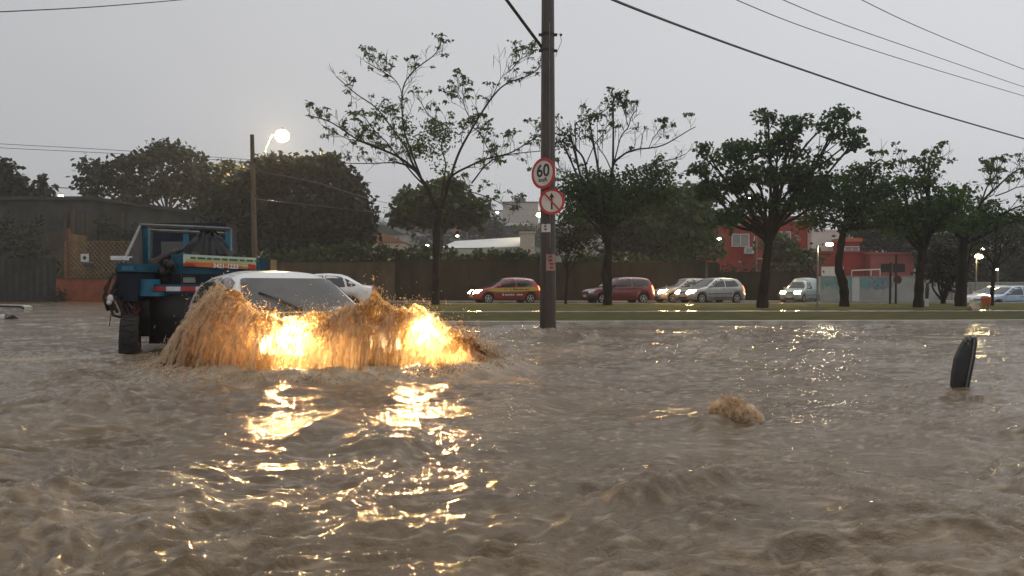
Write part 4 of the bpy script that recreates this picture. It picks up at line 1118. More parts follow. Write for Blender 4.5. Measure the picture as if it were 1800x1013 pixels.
wire([(1430, -45, 22), (1515, 0, 24), (1600, 41, 26), (1700, 83, 29), (1800, 122, 32), (1900, 158, 35)], .013, 'highest of the three thin grey wires at upper right', group=WG)
wire([(-60, 24, 20), (0, 21, 21), (170, 12, 24), (340, -2, 28), (420, -10, 30)], .016, 'thin wire across the top left corner of the sky')
wire([(-60, 247, 36), (0, 253, 36.5), (200, 264, 38), (440, 281, 40)], .012, 'upper of two faint wires running left from the wooden pole')
wire([(-60, 254, 36), (0, 260, 36.5), (200, 270, 38), (440, 285, 40)], .012, 'lower of two faint wires running left from the wooden pole')
wire([(-40, 322, 80), (60, 328, 80), (150, 332, 80), (300, 336, 80)], .045, 'dark wire above the warehouse roof at left')
wire([(448, 300, 40), (560, 322, 48), (640, 347, 58), (700, 360, 70), (800, 372, 90)], .02, 'upper wire passing right of the big dark tree')
wire([(448, 350, 40), (560, 362, 50), (660, 373, 60), (730, 378, 75), (800, 380, 90)], .02, 'lower wire passing right of the big dark tree')

# ---------------------------------------------------------------- lamps
def lamp(px, py, D, label, r=.16, power=0, m='lamp_white', pole_px=None, base_z=None, arm=True, name='street_lamp', pole_r=.06, poletop=None, hood=True):
    hp = P(px, py, D)
    bx_ = P(pole_px if pole_px is not None else px, py, D).x
    bz = base_z if base_z is not None else float(terr(np.array([hp.x]), np.array([D]))[0])
    t = thing(name, label, 'lamp', (bx_, D, bz))
    top = hp.z - bz + .12
    if poletop: top = poletop - bz
    g = MB(); g.tube([(0, 0, 0), (0, 0, top * .6), (0, 0, top - .1)], [pole_r, pole_r * .8, pole_r * .6], 8); g.build('post', M['grey_metal'], t)
    g = MB(); g.tube([(0, 0, top - .1), ((hp.x - bx_) * .4, 0, hp.z - bz + .10), (hp.x - bx_, 0, hp.z - bz + .06)], pole_r * .55, 6)
    k_ = 1.1 if hood else .4
    g.lathe((hp.x - bx_, 0, hp.z - bz + r * .55), (0, 0, 1), [(0, r * k_), (r * .5, r * k_ * .55), (r * .7, r * .15)], 12); g.build('hood', M['grey_metal'], t)
    g = MB(); g.ball((hp.x - bx_, 0, hp.z - bz), r, 8, (1, 1, .62 if hood else .9)); g.build('bulb', M[m], t, smooth=True)
    if power: light('lamp_light', t, (hp.x - bx_, -r * 1.3, hp.z - bz - r * .7), power, (1, .72, .32), r)
    return t
lamp(496, 239, 66, 'glaring warm sodium street lamp above the big dark tree', .58, 7000, 'lamp_sodium', 466, .8, pole_r=.10, poletop=P(0, 262, 66).z, hood=False)
lamp(1316, 348, 52, 'yellow street lamp glinting through the leaves left of a trunk', .15, 500, 'lamp_warm', 1330, 0, pole_r=.05)
lamp(948, 378, 110, 'distant yellow street lamp right against the left edge of the big pole', .42, 700, 'lamp_warm', 952)
lamp(107, 345, 105, 'distant white lamp over the warehouse roof', .30, 200, 'lamp_white', 110)
lamp(804, 415, 125, 'tiny white lamp right of the green round tree', .22, 0, 'lamp_white', 808)
lamp(751, 432, 100, 'tiny white lamp left of the foreground tree trunk', .2, 0, 'lamp_white', 748)
lamp(874, 374, 225, 'faint lamp beside the hazy apartment blocks', .45, 0, 'lamp_white', 877)
lamp(1743, 397, 70, 'small white lamp high among the right-hand trees, the left one of a pair', .14, 0, 'lamp_white', 1745)
lamp(1761, 398, 70, 'small white lamp high among the right-hand trees, the right one of a pair', .14, 0, 'lamp_white', 1763)
lamp(1721, 451, 54, 'bright yellow lamp low between the two right-hand trunks', .24, 260, 'lamp_warm', 1716, .05)
lamp(1727, 438, 64, 'small white lamp just above the bright yellow one', .16, 0, 'lamp_white', 1729)
lamp(1752, 474, 60, 'tiny white lamp behind the thin right-hand trunk', .11, 0, 'lamp_white', 1754)
lamp(1264, 420, 62, 'white lamp at the left corner of the red building', .15, 0, 'lamp_white', 1262)
def garden_lamp():
    D = 27.9; b = P(1437, 551, D); t = thing('path_lamp', 'slim footpath lamp post with a short arm and lit box head', 'lamp', (b.x, D, .05))
    h = P(0, 431, D).z - .05
    g = MB(); g.tube([(0, 0, 0), (0, 0, h)], .035, 8); g.box((0, 0, .03), (.16, .16, .05)); g.build('post', M['grey_metal'], t)
    g = MB(); g.tube([(0, 0, h - .02), (.22, 0, h + .01)], .022, 6); g.box((.24, 0, h + .02), (.10, .12, .09)); g.build('arm', M['dirt_metal'], t)
    g = MB(); g.box((.40, 0, h + .02), (.24, .15, .08)); g.build('lit_head', M['lamp_white'], t)
    light('lamp_light', t, (.40, -.1, h - .12), 60, (1, .8, .5), .08)
garden_lamp()

# wooden pole by the big dark tree
def wood_pole():
    D = 40; b = P(450, 530, D); t = thing('wooden_pole', 'tall weathered wooden utility pole in front of the big dark tree', 'pole', (b.x, D, -.5))
    g = MB(); tp = P(443, 237, D); g.tube([(0, 0, 0), (tp.x - b.x, 0, tp.z + .5)], [.16, .10], 10); g.build('shaft', M['wood_pole'], t)
    for py in (281, 285, 345):
        g = MB(); z = P(0, py, D).z + .5; g.box((-.1, -.05, z), (.3, .08, .06)); g.ball((-.2, -.05, z + .06), .06, 5); g.build('insulator', M['dirt_metal'], t)
wood_pole()

# ---------------------------------------------------------------- trees
class Leaves:
    def __init__(s, seed): s.rs = np.random.RandomState(seed); s.V = []; s.n = 0
    def clusters(s, C, per=10, L=.17, W=.06, spread=.12, droop=.6):
        """palmate bunches: leaves radiate from each centre and hang"""
        C = np.asarray(C, float)
        if not len(C): return
        rs = s.rs; n = len(C) * per
        c = np.repeat(C, per, 0) + rs.normal(size=(n, 3)) * spread * np.array([1, 1, .6])
        d = rs.normal(size=(n, 3)); d[:, 2] = d[:, 2] * .45 - droop; d /= np.linalg.norm(d, axis=1, keepdims=True)
        a = np.cross(d, rs.normal(size=(n, 3))); a /= np.linalg.norm(a, axis=1, keepdims=True)
        l = L * (.6 + .8 * rs.rand(n))[:, None]; w_ = W * (.6 + .8 * rs.rand(n))[:, None]
        mid = c + d * l * .45 + np.array([0, 0, .012])
        V = np.stack([c, mid + a * w_, c + d * l, mid - a * w_], 1)
        s.V.append(V.reshape(-1, 3)); s.n += n
    def build(s, name, m, parent):
        V = np.vstack(s.V); Q = np.arange(len(V)).reshape(-1, 4)
        return link_mesh(name, V, Q, m, parent, world=True)


def limb_path(pts, D, rg, depth, n=None):
    """photograph-space polyline -> wandering 3-D path; depth = how far the tip leans towards/away"""
    n = n or max(8, len(pts) * 4)
    p = catmull([(a, b, 0) for a, b in pts], n)
    out = []
    jit = [rg.gauss(0, 1) for _ in range(4)]
    for i, q in enumerate(p):
        t = i / (n - 1)
        dd = D + depth * t ** 1.1 + .12 * math.sin(t * 9 + jit[0] * 3) * t
        v = P(q[0], q[1], D) if False else P(q[0], q[1], dd)
        v += Vector((.05 * math.sin(t * 17 + jit[1] * 4), 0, .05 * math.sin(t * 13 + jit[2] * 4))) * t
        out.append(v)
    return out


def branch_out(g, LV, rg, path, r0, r1, gen, length, leafC, podC, upbias=.35, kids=6, leaf_p=.5, start=.3, twig_n=3):
    k = len(path)
    rad = [max(r0 + (r1 - r0) * (i / (k - 1)) ** .8, .006) for i in range(k)]
    g.tube(path, rad, 6 if r0 > .05 else (4 if r0 > .02 else 3), cap=False)
    if gen == 0:
        if rg.random() < leaf_p: leafC.append(tuple(path[-1]))
        if rg.random() < .10: podC.append(tuple(path[-1 if rg.random() < .5 else k // 2]))
        return
    for c in range(kids):
        t = start + (1 - start) * (c + rg.random()) / kids
        i = min(int(t * (k - 1)), k - 2); p = path[i].lerp(path[i + 1], t * (k - 1) - i)
        fw = (path[i + 1] - path[i]).normalized()
        side = Vector((rg.gauss(0, 1), rg.gauss(0, 1), rg.gauss(0, .8))); side = (side - fw * side.dot(fw)).normalized()
        d = (fw * .75 + side * .75 + Vector((0, 0, upbias))).normalized()
        ln = length * (.55 + .6 * rg.random()) * (1.15 - (.85 if gen > 1 else .5) * t)
        sub = [p]; q = p.copy(); m_ = 4
        for s_ in range(m_):
            d = (d + Vector((rg.gauss(0, .16), rg.gauss(0, .16), rg.gauss(.05, .14)))).normalized(); q = q + d * ln / m_; sub.append(q.copy())
        rr_ = rad[i] * .5
        branch_out(g, LV, rg, sub, max(rr_, .011), .006, gen - 1, length * .45, leafC, podC, upbias, twig_n, leaf_p, .25, twig_n)


def pads_clusters(pads, D, rs, dens, thick=1.0, gate=0.0, seed=0):
    """flattened foliage masses; pads in photograph pixels (cx, cy, rx, ry)"""
    out = []
    for (cx, cy, rx, ry) in pads:
        c = P(cx, cy, D + rs.uniform(-.5, .5) * thick); ax = rx / F * D; az = ry / F * D; ay = max(ax * .85, az) * thick
        n = int(dens * rx * ry / 100.)
        u = rs.normal(size=(n, 3)); u /= np.linalg.norm(u, axis=1, keepdims=True); rr_ = rs.rand(n, 1) ** .42
        q = u * rr_ * np.array([ax, ay, az])
        lob = 1 + .22 * pn(u[:, 0] * 3 + cx, u[:, 2] * 3 + cy, seed)
        q = q * lob[:, None] + np.array(c)
        if gate > 0:
            nz_ = fbm(q[:, 0] * 1.1 + q[:, 1] * .3, q[:, 2] * 1.5 + q[:, 1] * .4, 3, seed + 3)
            q = q[nz_ > -gate_th(gate)]
        out.append(q)
    return np.vstack(out)
def gate_th(g): return .75 - g


DM = 2.1
def tree(name, label, D, trunk, limbs=(), pads=(), seed=1, leaf='leaf', bark='bark', dens=3.0, per=9, L=.17, W=.06, spread=.14, gate=.35, kids=6, leaf_p=.5, blen=1.5, gens=2,
         base_z=None, group=None, pods=False, cat='tree', thick=.8, depthf=1.0, droop=.6, flare=True, padlimb=True, twig_n=3):
    rg = random.Random(seed); rs = np.random.RandomState(seed)
    if D < 45 and L == .17: per = int(per * 1.5); spread = .24
    bx_ = P(trunk[0][0], trunk[0][1], D)
    bz = base_z if base_z is not None else bx_.z
    t = thing(name, label, cat, (bx_.x, D, bz), group=group)
    g = MB(); LV = Leaves(seed); leafC = []; podC = []
    tp = catmull([(a, b, r) for a, b, r in trunk], max(10, 4 * len(trunk)))
    path = [P(a, b, D + .06 * math.sin(i * .9 + seed)) for i, (a, b, r) in enumerate(tp)]
    rad = [.86 * r / F * D * (1 + .08 * math.sin(i * 1.7 + seed)) for i, (a, b, r) in enumerate(tp)]
    if flare: path.insert(0, Vector((path[0].x, path[0].y, bz - .05))); rad[0] *= 1.15; rad.insert(0, rad[0] * 1.35)
    g.tube(path, rad, 10, cap=True)
    for i, lb in enumerate(limbs):
        pts, r0 = lb[0], lb[1]
        dep = lb[2] if len(lb) > 2 else rg.uniform(-1.0, 1.0) * 2.2 * depthf
        lp = limb_path(pts, D, rg, dep)
        branch_out(g, LV, rg, lp, .8 * r0 / F * D, .02, gens, blen, leafC, podC, kids=kids, leaf_p=leaf_p, twig_n=twig_n)
    if len(pads):
        C = pads_clusters(pads, D, rs, dens * DM, thick, gate, seed)
        LV.clusters(C, per, L, W, spread, droop)
        top = path[-1]
        if padlimb:
            for (cx, cy, rx, ry) in pads:
                c = P(cx, cy, D + rg.uniform(-.3, .3) * thick * rx / F * D)
                st_ = path[-1 - rg.randrange(0, max(1, len(path) // 4))]
                md = st_.lerp(c, .5) + Vector((rg.gauss(0, .15), rg.gauss(0, .2), -.12 * (c - st_).length * .5 + .1))
                br = catmull([tuple(st_), tuple(md), tuple(c)], 8)
                r0 = min(rad[-1] * .62, .10)
                g.tube([Vector(q) for q in br], [r0 * (1 - .75 * k / 7) for k in range(8)], 5, cap=False)
                for _ in range(5):
                    e_ = c + Vector((rg.uniform(-1, 1) * rx, 0, rg.uniform(-.6, .9) * ry)) / F * D + Vector((0, rg.uniform(-.7, .7) * rx / F * D, 0))
                    s0 = Vector(br[4 + rg.randrange(0, 4)]); g.tube([s0, s0.lerp(e_, .5) + Vector((0, 0, .06)), e_], [.03, .02, .01], 3, cap=False)
    if leafC: LV.clusters(leafC, max(per, 8), L, W, .07, droop)
    if pods and podC:
        for p in podC[:95]:
            pm = MB(); p = Vector(p); l = .25 + .4 * rg.random(); pm.tube([p, p + Vector((rg.gauss(0, .02), 0, -l * .5)), p + Vector((rg.gauss(0, .03), 0, -l))], [.014, .02, .006], 4)
            pm.build('seed_pod', M['pod'], t, world=True)
    g.build('trunk', M[bark], t, world=True, smooth=True)
    if LV.n: LV.build('crown', M[leaf], t)
    return t

MG = 'trees along the central reservation'
tree('street_tree', 'tall sparse tree with dangling pods and spreading bare branches, directly left of the big pole', 38.6,
     [(765, 539, 9), (766, 500, 8), (766, 470, 7.5), (767, 430, 7.5), (768, 400, 8), (771, 372, 8.5)],
     [([(769, 368), (757, 345), (734, 305), (700, 277), (658, 257), (624, 243), (579, 215), (537, 203)], 4.6, -1.6),
      ([(734, 305), (722, 280), (713, 260), (689, 225), (658, 187), (624, 163), (589, 136)], 2.8, 1.5),
      ([(741, 315), (724, 270), (709, 220), (707, 160), (727, 125), (762, 98), (772, 84)], 2.8, -.6),
      ([(707, 175), (703, 153), (690, 138), (672, 125), (644, 110)], 1.3, .5),
      ([(758, 340), (740, 312), (713, 291), (665, 286), (603, 288)], 2.4, 1.2),
      ([(776, 366), (783, 345), (803, 277), (831, 225), (866, 170), (893, 146), (935, 129), (955, 108)], 4.2, .8),
      ([(781, 335), (796, 308), (830, 290), (866, 277), (907, 263), (955, 237)], 3.2, -1.8),
      ([(829, 322), (845, 302), (862, 283), (890, 274), (952, 264)], 2.2, 1.6),
      ([(800, 325), (817, 333), (852, 346), (886, 357), (917, 367)], 1.6, -1.8),
      ([(776, 345), (783, 291), (776, 256), (790, 229), (755, 201), (734, 174)], 2.2, 1.9),
      ([(833, 225), (822, 200), (812, 175), (803, 155)], 1.6, -1.),
      ([(866, 277), (852, 250), (843, 235), (832, 222)], 1.2, 1.),
      ([(700, 277), (672, 262), (640, 250), (600, 240), (566, 220)], 1.6, 1.9),
      ([(745, 325), (720, 300), (690, 262), (668, 240), (640, 205)], 2.0, -2.2),
      ([(866, 170), (880, 140), (905, 115), (930, 95)], 1.2, -.8)],
     [(734, 232, 42, 26), (700, 222, 30, 18), (760, 250, 34, 22), (770, 222, 26, 16), (742, 265, 30, 18), (785, 300, 26, 14), (795, 240, 20, 16), (690, 190, 24, 14), (650, 205, 20, 10)],
     seed=5, dens=1.5, per=9, kids=12, leaf_p=.45, blen=1.55, gens=2, pods=True, group=MG, gate=.5, depthf=1, padlimb=False, twig_n=4, W=.05)
tree('street_tree', 'tree with a dense low crown and bare twiggy top just right of the big pole', 36.8,
     [(1068, 541, 10), (1068, 510, 9.5), (1067, 480, 12), (1069, 455, 8), (1070, 425, 7), (1068, 405, 7)],
     [([(1066, 412), (1041, 355), (1027, 284), (1010, 258), (994, 237), (980, 221)], 3.4, -1),
      ([(1010, 235), (1014, 217), (1034, 207), (1061, 197), (1081, 174)], 1.7, .3),
      ([(1067, 409), (1072, 340), (1077, 291), (1094, 274), (1118, 264), (1155, 257), (1188, 244), (1222, 225)], 3.8, .9),
      ([(1077, 300), (1088, 251), (1104, 221), (1118, 194)], 2.0, -1.4),
      ([(1104, 221), (1100, 205), (1097, 188)], 1.0, .3),
      ([(1110, 300), (1121, 298), (1161, 284), (1208, 272)], 1.8, 1.4),
      ([(1071, 412), (1095, 385), (1128, 355), (1168, 328)], 3.4, -1.6),
      ([(1041, 355), (1020, 330), (1000, 310), (985, 300)], 2.0, 1.6),
      ([(1030, 290), (1045, 255), (1060, 235), (1075, 210)], 1.8, 1.2),
      ([(1075, 300), (1060, 270), (1045, 250), (1030, 235)], 1.8, -1.2),
      ([(1140, 262), (1150, 240), (1165, 225)], 1.1, .5)],
     [(1040, 318, 62, 22), (1120, 316, 62, 20), (1072, 345, 78, 24), (1160, 338, 42, 26), (1012, 335, 38, 26), (1100, 370, 60, 20), (1020, 372, 40, 18), (1160, 300, 30, 12), (1035, 205, 22, 8), (1078, 175, 11, 10), (1000, 222, 20, 14), (990, 250, 14, 14)],
     seed=12, dens=3.2, leaf='leaf_dark', kids=8, leaf_p=.12, blen=1.3, pods=True, group=MG, gate=.42, twig_n=4)
tree('street_tree', 'big leafy forked tree with layered dark crown in front of the red building', 33.2,
     [(1340, 544, 13), (1341, 515, 10), (1345, 480, 9), (1350, 440, 8.5), (1352, 405, 9)],
     [([(1348, 410), (1341, 380), (1322, 335), (1290, 300), (1250, 280)], 5.0, -1.8),
      ([(1356, 408), (1366, 370), (1378, 320), (1402, 275), (1440, 232), (1480, 205)], 6.0, 1.0),
      ([(1366, 360), (1395, 330), (1430, 300), (1480, 262), (1505, 246)], 3.5, -1.6),
      ([(1370, 340), (1360, 300), (1350, 262), (1345, 215)], 3.0, 1.8),
      ([(1345, 390), (1310, 372), (1280, 385), (1262, 400)], 2.4, 1.2),
      ([(1385, 300), (1395, 250), (1412, 220)], 2.2, -.9)],
     [(1350, 206, 20, 10), (1401, 215, 46, 13), (1480, 198, 27, 14), (1474, 228, 32, 17), (1503, 246, 15, 18), (1370, 236, 38, 16), (1313, 256, 46, 14), (1237, 261, 26, 10), (1290, 280, 60, 17), (1385, 264, 56, 14), (1433, 284, 38, 14), (1357, 308, 76, 19), (1420, 318, 52, 25), (1290, 322, 42, 18), (1322, 352, 48, 18), (1390, 356, 48, 16), (1440, 345, 38, 24), (1275, 388, 18, 20), (1258, 335, 28, 20), (1232, 300, 26, 14), (1240, 330, 22, 14), (1290, 372, 22, 14)],
     seed=23, dens=3.6, leaf='leaf_dark', kids=5, leaf_p=.5, blen=1.3, group=MG, gate=.42, L=.2, W=.075)
tree('street_tree', 'bushy tree with a kinked crooked trunk in front of the white wall panel', 34.4,
     [(1484, 543, 10), (1484, 515, 9), (1481, 495, 9.5), (1474, 470, 8), (1477, 440, 7.5), (1482, 410, 7), (1488, 392, 7)],
     [([(1484, 405), (1500, 380), (1530, 355), (1565, 335)], 4.0, 1.4), ([(1486, 395), (1490, 350), (1510, 310), (1540, 285), (1556, 283)], 4.0, -1), ([(1480, 415), (1465, 385), (1440, 360), (1420, 350)], 3.2, 1.2)],
     [(1495, 322, 32, 22), (1518, 302, 30, 13), (1545, 330, 38, 22), (1480, 365, 52, 18), (1562, 360, 44, 22), (1437, 385, 36, 16), (1530, 380, 40, 18), (1500, 345, 50, 22), (1543, 292, 9, 7), (1462, 395, 30, 14), (1575, 392, 30, 18)],
     seed=31, dens=3.2, leaf='leaf', kids=5, leaf_p=.5, group=MG, gate=.42)
tree('street_tree', 'straight forked tree with wide shadowy crown right of the dark twin signboard', 32.2,
     [(1614, 546, 11), (1615, 520, 9), (1617, 480, 8), (1621, 450, 8), (1623, 428, 8)],
     [([(1621, 435), (1608, 405), (1598, 385), (1585, 360)], 4.2, 1.4), ([(1624, 432), (1640, 405), (1655, 385), (1680, 365)], 4.2, -1.4), ([(1620, 425), (1618, 370), (1620, 330), (1628, 290)], 3.0, .6), ([(1619, 330), (1600, 312), (1588, 300)], 1.4, -.5), ([(1623, 318), (1640, 292), (1658, 282)], 1.3, .6)],
     [(1648, 358, 58, 18), (1604, 378, 58, 20), (1603, 320, 22, 8), (1588, 316, 16, 7), (1632, 290, 22, 7), (1618, 308, 12, 16), (1690, 337, 18, 9), (1603, 399, 48, 18), (1654, 336, 22, 9), (1570, 372, 30, 18), (1655, 385, 50, 16), (1636, 318, 12, 14)],
     seed=41, dens=3.0, leaf='leaf', kids=6, leaf_p=.5, group=MG, gate=.35)
tree('street_tree', 'stout two-stemmed tree with bare branches reaching to the right edge', 35.2,
     [(1687, 545, 11), (1688, 515, 9.5), (1690, 480, 9), (1692, 445, 9), (1695, 420, 8)],
     [([(1695, 545), (1697, 500), (1702, 460), (1714, 425), (1735, 398)], 5.0, .8), ([(1694, 425), (1680, 395), (1668, 378)], 4.2, 1), ([(1697, 425), (1718, 370), (1745, 335), (1780, 305), (1800, 296)], 3.4, -1), ([(1735, 398), (1765, 375), (1800, 362), (1830, 360)], 3.0, -1.4), ([(1722, 365), (1735, 330), (1752, 308), (1768, 298)], 2.2, 1.4), ([(1750, 345), (1790, 330), (1830, 322)], 1.8, .8), ([(1745, 335), (1742, 315), (1738, 305)], 1.2, .3)],
     [(1692, 372, 52, 20), (1707, 390, 48, 20), (1676, 400, 38, 14), (1740, 360, 26, 8), (1760, 385, 38, 14), (1652, 366, 30, 16), (1795, 382, 20, 12)],
     seed=52, dens=3.0, leaf='leaf', kids=8, leaf_p=.22, blen=1.3, group=MG, gate=.35, twig_n=4)
tree('street_tree', 'thin upright tree with an airy fan-shaped crown near the right edge', 37.6,
     [(1743, 542, 4.2), (1744, 515, 3.8), (1746, 490, 3.6), (1748, 466, 3.4)],
     [([(1747, 468), (1735, 445), (1722, 425)], 1.8), ([(1749, 466), (1765, 440), (1790, 420)], 1.8), ([(1748, 464), (1750, 435), (1752, 405)], 1.8)],
     [(1750, 440, 32, 20), (1775, 422, 32, 18), (1732, 425, 24, 16), (1792, 430, 20, 16), (1755, 410, 30, 12)],
     seed=61, dens=1.6, leaf='leaf_olive', kids=6, leaf_p=.5, blen=1.0, group=MG, gate=.45, L=.13, W=.045)
tree('small_tree', 'small dark tree splitting into a low V against the pale fence', 40.2,
     [(1658, 538, 5), (1658, 530, 5)],
     [([(1657, 533), (1652, 512), (1646, 490)], 3.4, .6), ([(1659, 533), (1666, 512), (1674, 492)], 3.4, -.6)],
     [(1650, 465, 34, 26), (1675, 470, 28, 24), (1660, 445, 34, 22), (1640, 485, 20, 14), (1680, 488, 16, 12)],
     seed=66, dens=4.0, leaf='leaf_mango', kids=3, leaf_p=.7, blen=.8, gate=.3)
tree('small_tree', 'slim sapling with a loose yellow-green crown immediately right of the big pole', 40.3,
     [(994, 537, 3), (996, 505, 2.6), (998, 480, 2.6), (994, 455, 2.4)],
     [([(998, 490), (1008, 465), (1018, 440)], 1.4), ([(995, 470), (985, 450), (980, 432)], 1.4)],
     [(1000, 410, 34, 24), (985, 432, 20, 18), (1028, 398, 30, 22), (1030, 430, 22, 10), (1010, 385, 30, 16)],
     seed=71, dens=2.6, leaf='leaf_olive', kids=4, leaf_p=.6, blen=.9, gate=.35)
tree('small_tree', 'slender pale-trunked young tree behind the silver car', 48.4,
     [(1240, 533, 2.6), (1241, 500, 2.4), (1242, 470, 2.2), (1241, 450, 2)], [],
     [(1240, 448, 22, 13), (1228, 455, 18, 9), (1255, 440, 16, 10)], seed=75, dens=2.6, leaf='leaf_olive', bark='wood_pole', gate=.3)

BG = 'background trees behind the walls'
far = dict(bark='bark_far', L=.46, W=.19, spread=.36, per=14, kids=3, droop=.25)
tree('mango_tree', 'huge dark dome-shaped tree behind the wooden pole', 62,
     [(540, 470, 16), (541, 440, 14), (545, 410, 12)], [],
     [(500, 305, 58, 32), (560, 307, 58, 33), (606, 343, 40, 38), (630, 384, 26, 34), (450, 345, 56, 42), (560, 380, 88, 58), (468, 400, 58, 46), (600, 420, 48, 30), (640, 408, 18, 14), (530, 440, 80, 22), (540, 285, 20, 12), (470, 290, 26, 12), (575, 285, 22, 11)],
     seed=81, dens=3.4, leaf='leaf_mango', gate=.32, base_z=.8, thick=.9, **far)
tree('background_tree', 'mid-height dark tree between the spreading one and the dome, left of the wooden pole', 66,
     [(405, 470, 7), (406, 430, 6), (408, 400, 6)], [], [(410, 300, 32, 12), (385, 330, 34, 30), (425, 335, 40, 30), (395, 380, 44, 36), (430, 420, 40, 34), (400, 292, 8, 8), (380, 420, 40, 26)],
     seed=83, dens=3.2, leaf='leaf_mango', gate=.33, base_z=1, **far)
tree('background_tree', 'wide feathery tree spreading above the warehouse roof', 76,
     [(296, 440, 8), (296, 400, 7), (294, 375, 7)],
     [([(294, 380), (270, 350), (225, 325), (185, 310)], 4, 2), ([(296, 378), (300, 340), (290, 300)], 4, -2), ([(297, 380), (325, 350), (345, 310)], 4, 2), ([(290, 385), (255, 370), (215, 362)], 3, -2)],
     [(168, 296, 30, 20), (200, 318, 46, 18), (150, 322, 18, 8), (262, 284, 52, 20), (300, 270, 40, 16), (335, 296, 36, 28), (345, 330, 44, 30), (250, 325, 52, 20), (180, 340, 30, 10), (300, 330, 46, 24), (235, 352, 40, 10), (355, 365, 34, 22), (285, 262, 24, 12), (212, 290, 24, 12)],
     seed=85, dens=3.0, leaf='leaf_olive', gate=.45, base_z=2, leaf_p=.7, blen=2.6, **{k: v for k, v in far.items()})
tree('background_tree', 'dark tree cut by the left edge of the picture', 70,
     [(-10, 470, 9), (-8, 420, 8), (-5, 370, 7)], [([(-5, 375), (20, 340), (45, 320)], 3, 1)],
     [(5, 300, 24, 20), (20, 330, 36, 20), (-10, 340, 40, 40), (38, 345, 26, 12), (10, 365, 50, 20), (-30, 300, 30, 20)],
     seed=87, dens=3.2, leaf='leaf_mango', gate=.42, base_z=1.5, leaf_p=.7, **far)
tree('background_tree', 'small wispy shrub-like tree peeping over the roof near the left edge', 72,
     [(72, 400, 2), (72, 350, 2)], [([(72, 352), (70, 335), (72, 318)], 1.2), ([(72, 352), (82, 340), (92, 334)], 1)], [(72, 340, 14, 9), (88, 345, 10, 6)],
     seed=88, dens=2.2, leaf='leaf_olive', gate=.4, base_z=2, leaf_p=.7, blen=.9, **far)
tree('background_tree', 'lime green round-topped tree behind the foreground trunk', 60,
     [(772, 470, 6), (773, 440, 6), (775, 400, 6)], [],
     [(722, 352, 26, 20), (770, 346, 44, 24), (812, 364, 36, 22), (740, 384, 50, 16), (800, 385, 42, 14), (838, 381, 16, 11), (704, 381, 18, 10), (760, 366, 60, 20), (792, 330, 30, 14)],
     seed=91, dens=4.0, leaf='leaf_lime', gate=.30, base_z=.6, **far)
tree('background_tree', 'shadowy tree mass behind the dark red car', 60,
     [(1090, 480, 6), (1092, 440, 6)], [], [(1050, 382, 40, 28), (1100, 395, 44, 30), (1130, 370, 44, 26), (1070, 345, 34, 18), (1110, 430, 50, 22), (1150, 440, 30, 26), (1035, 400, 26, 14)],
     seed=93, dens=3.2, leaf='leaf_mango', gate=.3, base_z=.5, **far)
tree('background_tree', 'shadowy tall tree mass left of the red building', 58,
     [(1200, 480, 6), (1201, 440, 6)], [], [(1180, 350, 50, 24), (1215, 380, 46, 34), (1170, 395, 44, 34), (1200, 430, 50, 34), (1235, 430, 26, 30), (1230, 350, 34, 18), (1180, 465, 50, 18)],
     seed=95, dens=3.4, leaf='leaf_dark', gate=.28, base_z=.4, **far)
tree('background_tree', 'round young tree growing in front of the red building', 60,
     [(1382, 490, 3), (1382, 460, 3)], [], [(1380, 440, 32, 20), (1400, 455, 26, 16), (1365, 425, 22, 12), (1420, 450, 18, 10), (1390, 470, 30, 12)],
     seed=97, dens=3.2, leaf='leaf_lime', gate=.3, base_z=.3, **far)
tree('background_tree', 'dark tree mass above the low red building', 74,
     [(1560, 480, 5), (1561, 450, 5)], [], [(1560, 425, 60, 24), (1530, 405, 36, 18), (1600, 420, 40, 26), (1620, 450, 24, 26), (1590, 395, 50, 18)],
     seed=99, dens=3.2, leaf='leaf_mango', gate=.3, base_z=1, **far)
tree('background_tree', 'grey-green tree mass at the far right behind the fence', 66,
     [(1775, 510, 5), (1775, 470, 5)], [], [(1770, 455, 44, 26), (1785, 485, 40, 22), (1730, 480, 26, 24), (1810, 440, 34, 30), (1740, 400, 50, 22), (1790, 400, 40, 20), (1715, 420, 24, 22)],
     seed=101, dens=3.0, leaf='leaf_olive', gate=.32, base_z=.8, **far)
tree('background_tree', 'dusky tree between the two stout right-hand trunks', 62,
     [(1722, 530, 5), (1722, 500, 5)], [], [(1718, 470, 20, 20), (1735, 490, 22, 16), (1640, 430, 36, 20), (1670, 440, 30, 20)],
     seed=103, dens=3.0, leaf='leaf_mango', gate=.3, base_z=.1, **far)
tree('background_tree', 'hazy blue-grey tree among the distant roofs', 128,
     [(855, 440, 4), (855, 415, 4)], [], [(852, 396, 34, 20), (872, 408, 22, 14), (828, 404, 20, 12)],
     seed=105, dens=5.0, leaf='leaf_mango', gate=.15, base_z=6, bark='bark_far', L=.6, W=.26, spread=.5, per=7, kids=3)
tree('background_tree', 'hazy green tree beside the beige block far behind the pole', 118,
     [(925, 420, 3), (925, 405, 3)], [], [(925, 404, 24, 13), (940, 412, 16, 10)],
     seed=107, dens=5.0, leaf='leaf_olive', gate=.15, base_z=6, bark='bark_far', L=.5, W=.22, spread=.5, per=7, kids=3)

